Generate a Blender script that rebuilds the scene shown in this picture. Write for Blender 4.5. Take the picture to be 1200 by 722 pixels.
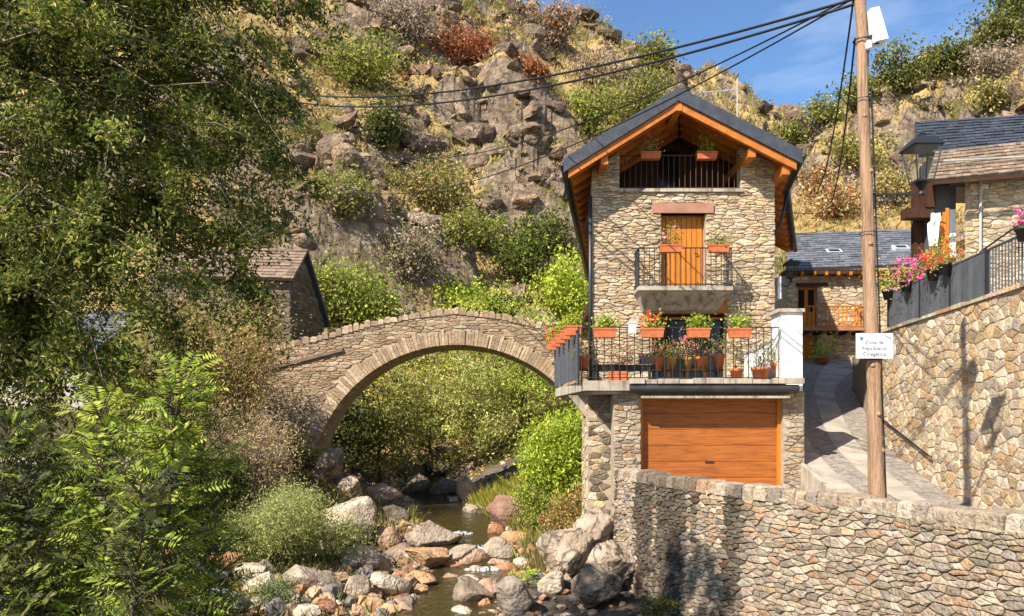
import bpy, math, random
import numpy as np
from mathutils import Vector

# ------------------------------------------------------------------ camera, sky, sun
SC = bpy.context.scene
for o in list(bpy.data.objects):
    bpy.data.objects.remove(o)
COL = SC.collection
F, CX, CY = 900.0, 600.0, 500.0            # focal length and horizon of the photograph, in its pixels

cam = bpy.data.cameras.new("camera")
cam.sensor_width = 36.0
cam.lens = F / 1200.0 * 36.0
cam.shift_y = (CY - 361.0) / 1200.0
cam.clip_end = 3000.0
cam_o = bpy.data.objects.new("camera", cam)
cam_o.rotation_euler = (math.radians(90), 0, 0)
COL.objects.link(cam_o)
SC.camera = cam_o

SUN = Vector((-0.70, -0.73, 0.90)).normalized()          # towards the sun
EL = math.asin(SUN.z)
world = bpy.data.worlds.new("World")
SC.world = world
world.use_nodes = True
wn, wl = world.node_tree.nodes, world.node_tree.links
wn.clear()
sky = wn.new('ShaderNodeTexSky')
sky.sky_type = 'NISHITA'
sky.sun_disc = False
sky.sun_elevation = EL
sky.sun_rotation = math.atan2(SUN.x, SUN.y)
sky.altitude = 1100
sky.air_density = 1.0
sky.dust_density = 0.7
sky.ozone_density = 2.2
tc = wn.new('ShaderNodeTexCoord')
mp = wn.new('ShaderNodeMapping'); mp.inputs['Scale'].default_value = (1.6, 1.6, 7.0)
cn = wn.new('ShaderNodeTexNoise'); cn.inputs['Scale'].default_value = 1.6; cn.inputs['Detail'].default_value = 9; cn.inputs['Roughness'].default_value = 0.62
cr = wn.new('ShaderNodeValToRGB')
cr.color_ramp.elements[0].position = 0.46; cr.color_ramp.elements[0].color = (0, 0, 0, 1)
cr.color_ramp.elements[1].position = 0.86; cr.color_ramp.elements[1].color = (0.5, 0.5, 0.5, 1)
mx = wn.new('ShaderNodeMixRGB'); mx.inputs['Color2'].default_value = (6.0, 6.4, 7.0, 1)
hs = wn.new('ShaderNodeHueSaturation'); hs.inputs['Saturation'].default_value = 1.12; hs.inputs['Value'].default_value = 1.0
bg = wn.new('ShaderNodeBackground'); bg.inputs['Strength'].default_value = 0.12
wo = wn.new('ShaderNodeOutputWorld')
wl.new(tc.outputs['Generated'], mp.inputs['Vector'])
wl.new(mp.outputs['Vector'], cn.inputs['Vector'])
wl.new(cn.outputs['Fac'], cr.inputs['Fac'])
wl.new(cr.outputs['Color'], mx.inputs['Fac'])
wl.new(sky.outputs['Color'], hs.inputs['Color'])
wl.new(hs.outputs['Color'], mx.inputs['Color1'])
wl.new(mx.outputs['Color'], bg.inputs['Color'])
wl.new(bg.outputs['Background'], wo.inputs['Surface'])

sun = bpy.data.lights.new("sun", 'SUN')
sun.energy = 5.0
sun.angle = math.radians(0.5)
sun.color = (1.0, 0.94, 0.84)
sun_o = bpy.data.objects.new("sun", sun)
sun_o.rotation_euler = SUN.to_track_quat('Z', 'Y').to_euler()
sun_o.location = (-30, -30, 60)
COL.objects.link(sun_o)

SC.view_settings.view_transform = 'Standard'
SC.view_settings.look = 'None'
SC.view_settings.exposure = 0.88
SC.view_settings.gamma = 1.0
SC.view_settings.use_curve_mapping = False
SC.cycles.use_denoising = True
SC.cycles.max_bounces = 6
SC.cycles.diffuse_bounces = 3
SC.cycles.transparent_max_bounces = 6

rng = np.random.default_rng(7)
random.seed(7)
R = math.radians

# ------------------------------------------------------------------ helpers
WLOC = {}                                   # world position of every parent


def X(px, Y): return (px - CX) * Y / F
def Z(py, Y): return (CY - py) * Y / F


def tag(o, label=None, cat=None, group=None, kind=None):
    if label: o["label"] = label
    if cat: o["category"] = cat
    if group: o["group"] = group
    if kind: o["kind"] = kind
    return o


def thing(name, loc, label, cat, group=None):
    o = bpy.data.objects.new(name, None)
    o.empty_display_size = 0.2
    o.location = loc
    COL.objects.link(o)
    WLOC[o.name] = Vector(loc)
    return tag(o, label, cat, group, 'thing')


def np_mesh(name, V, Fc, tint=None, mat=None, smooth=False):
    V = np.asarray(V, dtype=np.float32)
    Fc = np.asarray(Fc, dtype=np.int32)
    m, k = Fc.shape
    me = bpy.data.meshes.new(name)
    me.vertices.add(len(V)); me.vertices.foreach_set("co", V.ravel())
    me.loops.add(m * k); me.loops.foreach_set("vertex_index", Fc.ravel())
    me.polygons.add(m); me.polygons.foreach_set("loop_start", np.arange(m, dtype=np.int32) * k)
    me.polygons.foreach_set("use_smooth", np.full(m, smooth, dtype=bool))
    me.update(calc_edges=True)
    if tint is not None: set_tint(me, tint)
    if mat: me.materials.append(mat)
    return me


def set_tint(me, tint, name="tint"):
    a = me.attributes.new(name, 'FLOAT_COLOR', 'POINT')
    t = np.ones((len(me.vertices), 4), dtype=np.float32)
    t[:, :3] = np.asarray(tint, dtype=np.float32)
    a.data.foreach_set("color", t.ravel())


def link(name, me, parent=None, loc=None):
    """link a mesh whose coordinates are in world space; under a parent they become local"""
    o = bpy.data.objects.new(name, me)
    COL.objects.link(o)
    if parent is not None:
        o.parent = parent
        p = WLOC[parent.name]
        if len(me.vertices):
            co = np.empty(len(me.vertices) * 3, dtype=np.float32)
            me.vertices.foreach_get("co", co)
            co = co.reshape(-1, 3) - np.array(p, dtype=np.float32)
            me.vertices.foreach_set("co", co.ravel())
        WLOC[o.name] = p
    else:
        WLOC[o.name] = Vector((0, 0, 0))
    return o


class MB:
    """collects shapes (world space) into ONE mesh"""
    def __init__(s): s.v = []; s.f = []; s.t = []; s.c = (1, 1, 1)
    def add(s, vs, fs):
        b = len(s.v); s.v += [tuple(v) for v in vs]; s.f += [tuple(i + b for i in f) for f in fs]
        s.t += [s.c] * len(vs); return s
    def box(s, x0, x1, y0, y1, z0, z1):
        return s.add([(x0, y0, z0), (x1, y0, z0), (x1, y1, z0), (x0, y1, z0), (x0, y0, z1), (x1, y0, z1), (x1, y1, z1), (x0, y1, z1)],
                     [(3, 2, 1, 0), (4, 5, 6, 7), (0, 1, 5, 4), (1, 2, 6, 5), (2, 3, 7, 6), (3, 0, 4, 7)])
    def hexa(s, p): return s.add(p, [(3, 2, 1, 0), (4, 5, 6, 7), (0, 1, 5, 4), (1, 2, 6, 5), (2, 3, 7, 6), (3, 0, 4, 7)])
    def beam(s, a, b, w, h, up=(0, 0, 1)):
        a = Vector(a); b = Vector(b); d = (b - a).normalized(); r = d.cross(Vector(up))
        if r.length < 1e-4: r = d.cross(Vector((1, 0, 0)))
        r.normalize(); u = r.cross(d)
        pts = []
        for q in (a, b):
            pts.append([q + r * (w / 2) * i + u * (h / 2) * j for i, j in ((-1, -1), (1, -1), (1, 1), (-1, 1))])
        return s.hexa(pts[0] + pts[1])
    def tube(s, pts, rad, n=6, caps=True):
        pts = [Vector(p) for p in pts]
        if not hasattr(rad, '__len__'): rad = [rad] * len(pts)
        rings = []
        ref = None
        for i, p in enumerate(pts):
            d = (pts[min(i + 1, len(pts) - 1)] - pts[max(i - 1, 0)])
            if d.length < 1e-6: d = Vector((0, 0, 1))
            d.normalize()
            if ref is None:
                ref = d.cross(Vector((0.123, 0.3, 1))) if abs(d.z) < .95 else d.cross(Vector((1, 0.1, 0)))
            r = (ref - d * ref.dot(d)).normalized(); ref = r
            u = d.cross(r)
            rings.append([p + (r * math.cos(2 * math.pi * k / n) + u * math.sin(2 * math.pi * k / n)) * rad[i] for k in range(n)])
        vs = [q for rg in rings for q in rg]; fs = []
        for i in range(len(pts) - 1):
            for k in range(n):
                fs.append((i * n + k, i * n + (k + 1) % n, (i + 1) * n + (k + 1) % n, (i + 1) * n + k))
        if caps:
            fs.append(tuple(range(n))[::-1]); fs.append(tuple((len(pts) - 1) * n + k for k in range(n)))
        return s.add(vs, fs)
    def lathe(s, c, prof, n=12, squash=(1, 1)):
        vs = []; fs = []
        for (r, z) in prof:
            for k in range(n):
                a = 2 * math.pi * (k + .5) / n
                vs.append((c[0] + r * math.cos(a) * squash[0], c[1] + r * math.sin(a) * squash[1], c[2] + z))
        for i in range(len(prof) - 1):
            for k in range(n):
                fs.append((i * n + k, i * n + (k + 1) % n, (i + 1) * n + (k + 1) % n, (i + 1) * n + k))
        fs.append(tuple(range(n))[::-1]); fs.append(tuple((len(prof) - 1) * n + k for k in range(n)))
        return s.add(vs, fs)
    def prism(s, poly, z0, z1):
        n = len(poly)
        return s.add([(x, y, z0) for x, y in poly] + [(x, y, z1) for x, y in poly],
                     [tuple(range(n))[::-1], tuple(range(n, 2 * n))] + [(i, (i + 1) % n, n + (i + 1) % n, n + i) for i in range(n)])
    def slab(s, top, t):
        """a sheet with corners top (counter-clockwise from above) and vertical thickness t"""
        n = len(top); top = [Vector(p) for p in top]
        return s.add([p - Vector((0, 0, t)) for p in top] + top,
                     [tuple(range(n))[::-1], tuple(range(n, 2 * n))] + [(i, (i + 1) % n, n + (i + 1) % n, n + i) for i in range(n)])
    def mesh(s, name, mat, smooth=False, bevel=0.0):
        me = bpy.data.meshes.new(name)
        me.from_pydata(s.v, [], s.f)
        me.polygons.foreach_set("use_smooth", np.full(len(me.polygons), smooth, dtype=bool))
        set_tint(me, np.array(s.t)) if s.t else None
        me.materials.append(mat); me.update()
        return me
    def build(s, name, mat, parent=None, smooth=False):
        return link(name, s.mesh(name, mat, smooth), parent)


def copies(o, parent, offs):
    """copies of a part, sharing its mesh, at the offsets given"""
    for d in offs:
        c = o.copy(); COL.objects.link(c); c.parent = parent
        c.location = o.location + Vector(d)
        WLOC[c.name] = WLOC[o.name]


# ---- noise
def _h(ix, iy, iz, s):
    h = (ix.astype(np.int64) * 374761393 + iy.astype(np.int64) * 668265263 + iz.astype(np.int64) * 1274126177 + s * 974711) & 0xffffffff
    h = ((h ^ (h >> 13)) * 1274126177) & 0xffffffff
    h = ((h ^ (h >> 16)) * 2246822519) & 0xffffffff
    return ((h ^ (h >> 15)) & 0xffffff) / float(0xffffff)


def noise(x, y, z=0.0, s=0):
    x, y, z = np.broadcast_arrays(np.asarray(x, float), np.asarray(y, float), np.asarray(z, float))
    ix, iy, iz = np.floor(x), np.floor(y), np.floor(z)
    fx, fy, fz = x - ix, y - iy, z - iz
    fx, fy, fz = [t * t * (3 - 2 * t) for t in (fx, fy, fz)]
    r = 0
    for dx in (0, 1):
        for dy in (0, 1):
            for dz in (0, 1):
                w = (fx if dx else 1 - fx) * (fy if dy else 1 - fy) * (fz if dz else 1 - fz)
                r = r + w * _h(ix + dx, iy + dy, iz + dz, s)
    return r


def fbm(x, y, z=0.0, o=4, s=0, ridged=False):
    a, r, t = 1.0, 0.0, 0.0
    for i in range(o):
        n = noise(x * 2.03 ** i, y * 2.03 ** i, np.asarray(z) * 2.03 ** i, s + i)
        if ridged: n = 1 - np.abs(2 * n - 1)
        r = r + a * n; t += a; a *= 0.5
    return r / t


def sstep(a, b, x):
    t = np.clip((x - a) / (b - a), 0, 1)
    return t * t * (3 - 2 * t)


# ---- materials
def mat_new(name):
    m = bpy.data.materials.new(name); m.use_nodes = True
    n, l = m.node_tree.nodes, m.node_tree.links
    return m, n, l, n['Principled BSDF']


def pm(name, c1, c2=None, scale=4.0, rough=0.85, bump=0.3, bscale=30.0, tint=True, metal=0.0, stretch=(1, 1, 1), dist=0.02, spec=0.25, stain=None):
    """procedural surface: two colours mixed by noise, times each piece's own tint, with fine relief"""
    m, n, l, b = mat_new(name)
    c2 = c2 or c1
    g = n.new('ShaderNodeNewGeometry')
    mp = n.new('ShaderNodeMapping'); mp.inputs['Scale'].default_value = stretch
    l.new(g.outputs['Position'], mp.inputs['Vector'])
    no = n.new('ShaderNodeTexNoise'); no.inputs['Scale'].default_value = scale; no.inputs['Detail'].default_value = 6; no.inputs['Roughness'].default_value = .6
    l.new(mp.outputs['Vector'], no.inputs['Vector'])
    rp = n.new('ShaderNodeValToRGB'); rp.color_ramp.elements[0].position = .36; rp.color_ramp.elements[1].position = .64
    rp.color_ramp.elements[0].color = (*c1, 1); rp.color_ramp.elements[1].color = (*c2, 1)
    l.new(no.outputs['Fac'], rp.inputs['Fac'])
    out = rp.outputs['Color']
    if tint:
        at = n.new('ShaderNodeAttribute'); at.attribute_name = 'tint'
        mu = n.new('ShaderNodeMixRGB'); mu.blend_type = 'MULTIPLY'; mu.inputs['Fac'].default_value = 1
        l.new(out, mu.inputs['Color1']); l.new(at.outputs['Color'], mu.inputs['Color2']); out = mu.outputs['Color']
    if stain:                                 # (scale, stretch, colour, amount): weathering with a shape of its own
        m2 = n.new('ShaderNodeMapping'); m2.inputs['Scale'].default_value = stain[1]
        l.new(g.outputs['Position'], m2.inputs['Vector'])
        n2 = n.new('ShaderNodeTexNoise'); n2.inputs['Scale'].default_value = stain[0]; n2.inputs['Detail'].default_value = 5
        l.new(m2.outputs['Vector'], n2.inputs['Vector'])
        r2 = n.new('ShaderNodeValToRGB'); r2.color_ramp.elements[0].position = .52; r2.color_ramp.elements[1].position = .66
        r2.color_ramp.elements[0].color = (0, 0, 0, 1); r2.color_ramp.elements[1].color = (stain[3],) * 3 + (1,)
        l.new(n2.outputs['Fac'], r2.inputs['Fac'])
        mu2 = n.new('ShaderNodeMixRGB'); mu2.inputs['Color2'].default_value = (*stain[2], 1)
        l.new(r2.outputs['Color'], mu2.inputs['Fac']); l.new(out, mu2.inputs['Color1']); out = mu2.outputs['Color']
    l.new(out, b.inputs['Base Color'])
    b.inputs['Roughness'].default_value = rough
    b.inputs['Metallic'].default_value = metal
    b.inputs['Specular IOR Level'].default_value = spec
    if bump:
        bn = n.new('ShaderNodeTexNoise'); bn.inputs['Scale'].default_value = bscale; bn.inputs['Detail'].default_value = 5
        l.new(mp.outputs['Vector'], bn.inputs['Vector'])
        bu = n.new('ShaderNodeBump'); bu.inputs['Strength'].default_value = bump; bu.inputs['Distance'].default_value = dist
        l.new(bn.outputs['Fac'], bu.inputs['Height']); l.new(bu.outputs['Normal'], b.inputs['Normal'])
    return m


def leafmat(name, trans=0.42, rough=0.6):
    m, n, l, b = mat_new(name)
    at = n.new('ShaderNodeAttribute'); at.attribute_name = 'tint'
    l.new(at.outputs['Color'], b.inputs['Base Color'])
    b.inputs['Roughness'].default_value = rough; b.inputs['Specular IOR Level'].default_value = 0.25
    tr = n.new('ShaderNodeBsdfTranslucent'); l.new(at.outputs['Color'], tr.inputs['Color'])
    ms = n.new('ShaderNodeMixShader'); ms.inputs['Fac'].default_value = trans
    l.new(b.outputs['BSDF'], ms.inputs[1]); l.new(tr.outputs['BSDF'], ms.inputs[2])
    l.new(ms.outputs['Shader'], n['Material Output'].inputs['Surface'])
    return m


def cracks(m, col_in, scale, width=.05, dark=(.05, .038, .028), amt=.85):
    """thin dark fissures over a rock material"""
    n, l = m.node_tree.nodes, m.node_tree.links
    g = n.new('ShaderNodeNewGeometry')
    no = n.new('ShaderNodeTexNoise'); no.inputs['Scale'].default_value = scale * 1.2; no.inputs['Detail'].default_value = 4; l.new(g.outputs['Position'], no.inputs['Vector'])
    mv = n.new('ShaderNodeMixRGB'); mv.blend_type = 'LINEAR_LIGHT'; mv.inputs['Fac'].default_value = .95; l.new(g.outputs['Position'], mv.inputs['Color1']); l.new(no.outputs['Color'], mv.inputs['Color2'])
    vo = n.new('ShaderNodeTexVoronoi'); vo.feature = 'DISTANCE_TO_EDGE'; vo.inputs['Scale'].default_value = scale; l.new(mv.outputs['Color'], vo.inputs['Vector'])
    mr = n.new('ShaderNodeMapRange'); mr.inputs['From Min'].default_value = 0; mr.inputs['From Max'].default_value = width; mr.inputs['To Min'].default_value = amt; mr.inputs['To Max'].default_value = 0
    l.new(vo.outputs['Distance'], mr.inputs['Value'])
    mc = n.new('ShaderNodeMixRGB'); mc.inputs['Color2'].default_value = (*dark, 1); l.new(mr.outputs['Result'], mc.inputs['Fac']); l.new(col_in, mc.inputs['Color1'])
    return mc.outputs['Color']


M = {}
M['stone'] = pm('pale_stone', (1, .97, .92), (.70, .62, .53), 9, .9, .9, 24, dist=.04, stain=(3.5, (1, 1, 1), (.20, .16, .11), .45))
M['streaked'] = pm('weathered_stone', (1, .97, .92), (.66, .58, .49), 9, .9, 1.0, 20, dist=.05, stain=(3.0, (1, 1, 1), (.16, .135, .10), .55))
M['mortar'] = pm('lime_mortar', (.42, .335, .235), (.31, .24, .165), 5, .95, .6, 40, tint=False)
M['dirt_joint'] = pm('earth_joint', (.20, .158, .112), (.12, .094, .066), 5, .95, .6, 40, tint=False)
M['boulder'] = pm('river_boulder', (1.0, .97, .92), (.60, .52, .44), 3.2, .8, 1.0, 11, dist=.09, stain=(2.2, (1, 1, 1.6), (.15, .12, .09), .55))
M['wood'] = pm('varnished_wood', (.58, .21, .024), (.43, .135, .014), 3, .5, .2, 20, stretch=(14, 14, .8), dist=.005)
M['wood_h'] = pm('varnished_wood_boards', (.42, .135, .028), (.28, .082, .017), 2.2, .5, .25, 20, stretch=(.7, .7, 16), dist=.005, stain=(1.6, (1, 1, 6), (.16, .05, .018), .55))
M['roof_wood'] = pm('roof_timber', (.52, .18, .032), (.38, .115, .02), 4, .5, .15, 24, dist=.004)
M['dark_wood'] = pm('brown_timber', (.075, .032, .014), (.045, .019, .009), 5, .7, .3, 20, stretch=(1, 1, .2))
M['old_wood'] = pm('weathered_pole_wood', (.46, .285, .17), (.30, .175, .10), 3, .85, .9, 12, stretch=(7, 7, .5), dist=.03, stain=(3, (9, 9, .45), (.17, .10, .06), .75))
M['slate'] = pm('dark_slate', (.058, .064, .075), (.034, .038, .046), 5, .55, .35, 25, spec=.45)
M['slate_far'] = pm('grey_slate', (.15, .152, .158), (.105, .107, .113), 3, .55, .3, 20, spec=.4)
M['brown_slab'] = pm('brown_stone_slab', (.27, .19, .125), (.17, .118, .08), 3, .8, .5, 20)
M['iron'] = pm('black_iron', (.018, .019, .022), None, 4, .5, .1, 40, spec=.4)
M['iron_brown'] = pm('brown_iron', (.10, .048, .028), (.06, .03, .018), 8, .6, .1, 40)
M['zinc'] = pm('dark_zinc', (.06, .062, .068), (.035, .036, .04), 3, .4, .2, 12, metal=.4, spec=.5)
M['concrete'] = pm('pale_concrete', (.46, .39, .30), (.32, .265, .20), 3, .9, .5, 18, stain=(2, (3, 3, .6), (.12, .09, .065), .7))
M['white'] = pm('white_render', (.82, .80, .76), (.72, .70, .65), 3, .9, .4, 24, stain=(1.3, (4, 4, .5), (.50, .46, .39), .6))
M['white_metal'] = pm('white_painted_metal', (.80, .80, .79), (.72, .73, .74), 6, .5, .05, 30)
M['fence'] = pm('grey_painted_metal', (.105, .108, .115), (.08, .083, .09), 3, .55, .1, 30)
M['terracotta'] = pm('terracotta', (.58, .17, .065), (.45, .12, .045), 8, .8, .3, 40)
M['ochrepot'] = pm('ochre_glaze', (.60, .32, .06), (.5, .25, .04), 8, .4, .1, 40)
M['soil'] = pm('potting_soil', (.05, .032, .02), None, 8, .95, .5, 40)
M['lintel'] = pm('reddish_stone', (.40, .20, .13), (.32, .155, .10), 4, .9, .4, 26)
M['glass'] = pm('dark_window_glass', (.012, .016, .015), None, 4, .12, 0, tint=False, spec=.3)
M['lampglass'] = pm('dusty_lamp_glass', (.55, .55, .5), None, 4, .2, 0, tint=False)
M['cable'] = pm('cable_sheath', (.012, .012, .013), None, 4, .6, 0, tint=False)
M['pipe'] = pm('grey_pipe', (.45, .44, .42), (.36, .35, .34), 4, .5, .1, 30)
M['asphalt'] = pm('road_concrete', (.44, .38, .305), (.31, .265, .21), 1.8, .92, .6, 30, tint=False, stain=(1.1, (1, 1, 1), (.20, .17, .135), .6))
M['cobble'] = pm('lane_cobbles', (.33, .28, .23), (.17, .145, .12), 6, .85, 1.0, 7, tint=False, dist=.06)
M['bark'] = pm('bark', (.13, .095, .065), (.075, .055, .04), 6, .9, .8, 14, stretch=(3, 3, .7), dist=.03)
M['twig'] = pm('pale_twigs', (.36, .28, .2), (.24, .18, .13), 6, .9, .3, 20)
M['leaf'] = leafmat('leaf')
M['petal'] = leafmat('petal', .25)
M['blue'] = pm('blue_ink', (.10, .22, .34), None, tint=False, bump=0)
M['ink'] = pm('grey_ink', (.09, .09, .095), None, tint=False, bump=0)
M['cloth'] = pm('white_cloth', (.82, .82, .82), (.74, .74, .75), 5, .95, .2, 30)

# ------------------------------------------------------------------ terrain functions
def river_c(Y): return np.interp(Y, [0, 12, 17, 20, 26, 31, 36, 42, 50, 60], [-.5, -.8, -1.2, -1.5, -1.2, -2.5, -4.0, -5.2, -7.5, -11])
def river_w(Y): return np.interp(Y, [0, 17, 20, 23, 26, 31, 36, 42, 60], [1.4, 1.15, 1.1, 1.3, 1.7, 1.4, 1.2, 1.3, 1.2])
def water_z(Y): return np.interp(Y, [0, 17, 20, 23.2, 24.4, 27, 32, 36, 42, 50, 60], [-4.6, -4.4, -4.32, -4.25, -3.95, -3.8, -3.45, -3.3, -2.3, -.8, 1.2])
WALLP = [(7.6, 4.5), (6.75, 8.3), (6.4, 9.6), (6.12, 10.6), (5.75, 12.0), (5.1, 13.3), (4.35, 14.9), (3.6, 17.2), (2.75, 20.45)]
def wall_x(Y): return np.interp(Y, [p[1] for p in WALLP], [p[0] for p in WALLP])
RWP = [(9.4, 9.5), (10.0, 15.0), (10.75, 22.2), (13.3, 30.0), (19, 36.0), (40, 46)]
def rwall_x(Y): return np.interp(Y, [p[1] for p in RWP], [p[0] for p in RWP])
def lane_z(Y):
    Y = np.asarray(Y, float)
    return -1.8 + np.where(Y < 16, 0, np.where(Y < 19, (Y - 16) ** 2 * .045, .405 + (Y - 19) * .265))


LR_P = [-900, 0, 300, 500, 600, 625, 660, 690, 720, 755, 790, 850, 900, 945, 1000, 1100, 1300, 1800]
LR_E = [.70, .70, .68, .61, .552, .535, .526, .530, .505, .482, .465, .441, .420, .398, .36, .29, .22, .2]
LR_Y = [95, 100, 100, 105, 112, 116, 122, 130, 140, 150, 160, 172, 182, 190, 195, 200, 200, 200]
RR_P = [-900, 700, 800, 850, 900, 930, 950, 975, 1000, 1030, 1060, 1100, 1120, 1160, 1200, 1300, 1500, 1800]
RR_E = [0, .03, .10, .17, .27, .34, .380, .403, .420, .438, .450, .470, .49, .525, .555, .60, .64, .65]


_px = np.arange(-900, 1801, 5.0)
def _sm(P, E, w):
    k = np.exp(-.5 * (np.arange(-60, 61) * 5.0 / w) ** 2); k /= k.sum()
    return np.convolve(np.pad(np.interp(_px, P, E), 60, mode='edge'), k, 'valid')
LR_ES, LR_YS, RR_ES = _sm(LR_P, LR_E, 9), _sm(LR_P, LR_Y, 45), _sm(RR_P, RR_E, 9)
YF_S = _sm([-600, 300, 500, 700, 900, 1200], [38, 41, 47, 50, 60, 70], 60)
ZF_S = _sm([0, 300, 450, 560, 700, 900], [4, 3.5, -1.0, -1.0, 1.5, 4], 45)


def worley(x, y, s=0):
    """broken blocks: for every point the random height and lean of the nearest cell"""
    ix, iy = np.floor(x), np.floor(y)
    best = np.full(x.shape, 9.0); val = np.zeros(x.shape)
    z0 = np.zeros_like(ix)
    for dx in (-1, 0, 1):
        for dy in (-1, 0, 1):
            cx_, cy_ = ix + dx, iy + dy
            px_ = cx_ + _h(cx_, cy_, z0, s); py_ = cy_ + _h(cx_, cy_, z0, s + 1)
            d = (x - px_) ** 2 + (y - py_) ** 2
            v = _h(cx_, cy_, z0, s + 2) - .5 + (x - px_) * (_h(cx_, cy_, z0, s + 3) - .5) * .9 + (y - py_) * (_h(cx_, cy_, z0, s + 4) - .7) * .9
            val = np.where(d < best, v, val); best = np.minimum(best, d)
    return val


OUTC = []                                   # craggy outcrops: plan position, radius, height


def hill(Xa, Ya, detail=True):
    Xa = np.asarray(Xa, float); Ya = np.asarray(Ya, float)
    px = CX + F * Xa / np.maximum(Ya, 1)
    e, yr = np.interp(px, _px, LR_ES), np.interp(px, _px, LR_YS)
    yf = np.interp(px, _px, YF_S); zf = np.interp(px, _px, ZF_S)
    t = (Ya - yf) / (yr - yf)
    zl = zf + (e * yr - zf) * np.where(t < 1, np.clip(t, -.3, 1), 1 - .35 * (t - 1))
    e2 = np.interp(px, _px, RR_ES); yr2 = np.interp(px, [800, 950, 1200, 1600], [70, 78, 84, 90])
    yf2 = 42.0; zf2 = np.interp(px, [640, 800, 900], [-30, -10, 3.2])
    t2 = (Ya - yf2) / (yr2 - yf2)
    zr = zf2 + (e2 * yr2 - zf2) * np.where(t2 < 1, np.clip(t2, -.3, 1), 1 - .4 * (t2 - 1))
    z = np.maximum(zl, zr)
    if detail:
        damp = sstep(-.02, .12, np.maximum(t, t2 * (zr > zl)))
        tt = np.where(zr > zl, t2, t)
        crest = 1 - .75 * sstep(.82, 1.0, tt)
        big = fbm(Xa / 15, Ya / 15, z / 11, 3, 3) - .5
        crag = fbm(Xa / 5.5, Ya / 5.5, z / 4.5, 5, 11, True)
        mask = sstep(.46, .60, fbm(Xa / 13 + 5, Ya / 13, z / 9, 4, 23))
        s = z / 5.2 + .25 * Xa / 5.2 + 1.6 * fbm(Xa / 9, Ya / 9, 0, 3, 31)
        fr = s - np.floor(s)
        step = (sstep(.0, .32, fr) - fr)
        blk = fbm(Xa / 1.6, Ya / 1.6, z / 1.4, 3, 41, True) - .5
        wv = fbm(Xa / 4, Ya / 4, 0, 2, 55) - .5
        for (ox, oy, orad, oh) in OUTC:
            dd = np.sqrt(((Xa - ox) / 1.5 + wv * 2.5) ** 2 + (Ya - oy + wv * 2) ** 2) / orad
            bump = sstep(1.0, .45, dd)
            mask = np.maximum(mask, bump)
            z = z + oh * bump
        wy = (Ya + z) * .62
        b1 = worley(Xa / 3.4 + .3 * wy / 3.4, wy / 2.3, 61); b2 = worley(Xa / 1.15, wy / .8 + .3 * Xa / 1.15, 71)
        z = z + damp * crest * (.25 + .75 * mask) * (1.3 * b1 + .5 * b2)
        z = z + damp * crest * (4.2 * big + mask * (2.6 * (crag - .55) + 2.2 * step + .7 * blk) + (1 - mask) * (1.2 * (crag - .5) + 1.2 * step + .3 * blk))
    return z


def _find(px, py):
    Y = np.linspace(42, 190, 900); d = hill((px - CX) * Y / F, Y, False) - (CY - py) * Y / F
    i = int(np.argmax(d > 0)); return (px - CX) * Y[i] / F, float(Y[i])
for px_, py_, r_, h_ in ((630, 175, 5.0, 3.2), (590, 150, 3.5, 2.2), (500, 40, 5.5, 3.4), (430, 30, 4.5, 2.6), (590, 235, 4.5, 2.6), (668, 285, 4.0, 3.0), (375, 285, 4.5, 3.2), (470, 190, 3.2, 2.0), (520, 130, 3.0, 1.8),
                         (440, 330, 3.5, 2.2), (510, 330, 3.0, 2.0), (760, 130, 6.0, 3.0), (850, 110, 6.0, 3.2), (700, 60, 5.0, 2.6), (1110, 110, 4.0, 2.2), (1010, 215, 3.5, 2.0), (1060, 190, 3.5, 2.0), (250, 120, 5, 3), (120, 200, 5, 3)):
    x_, y_ = _find(px_, py_); OUTC.append((x_, y_, r_, h_))


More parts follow.
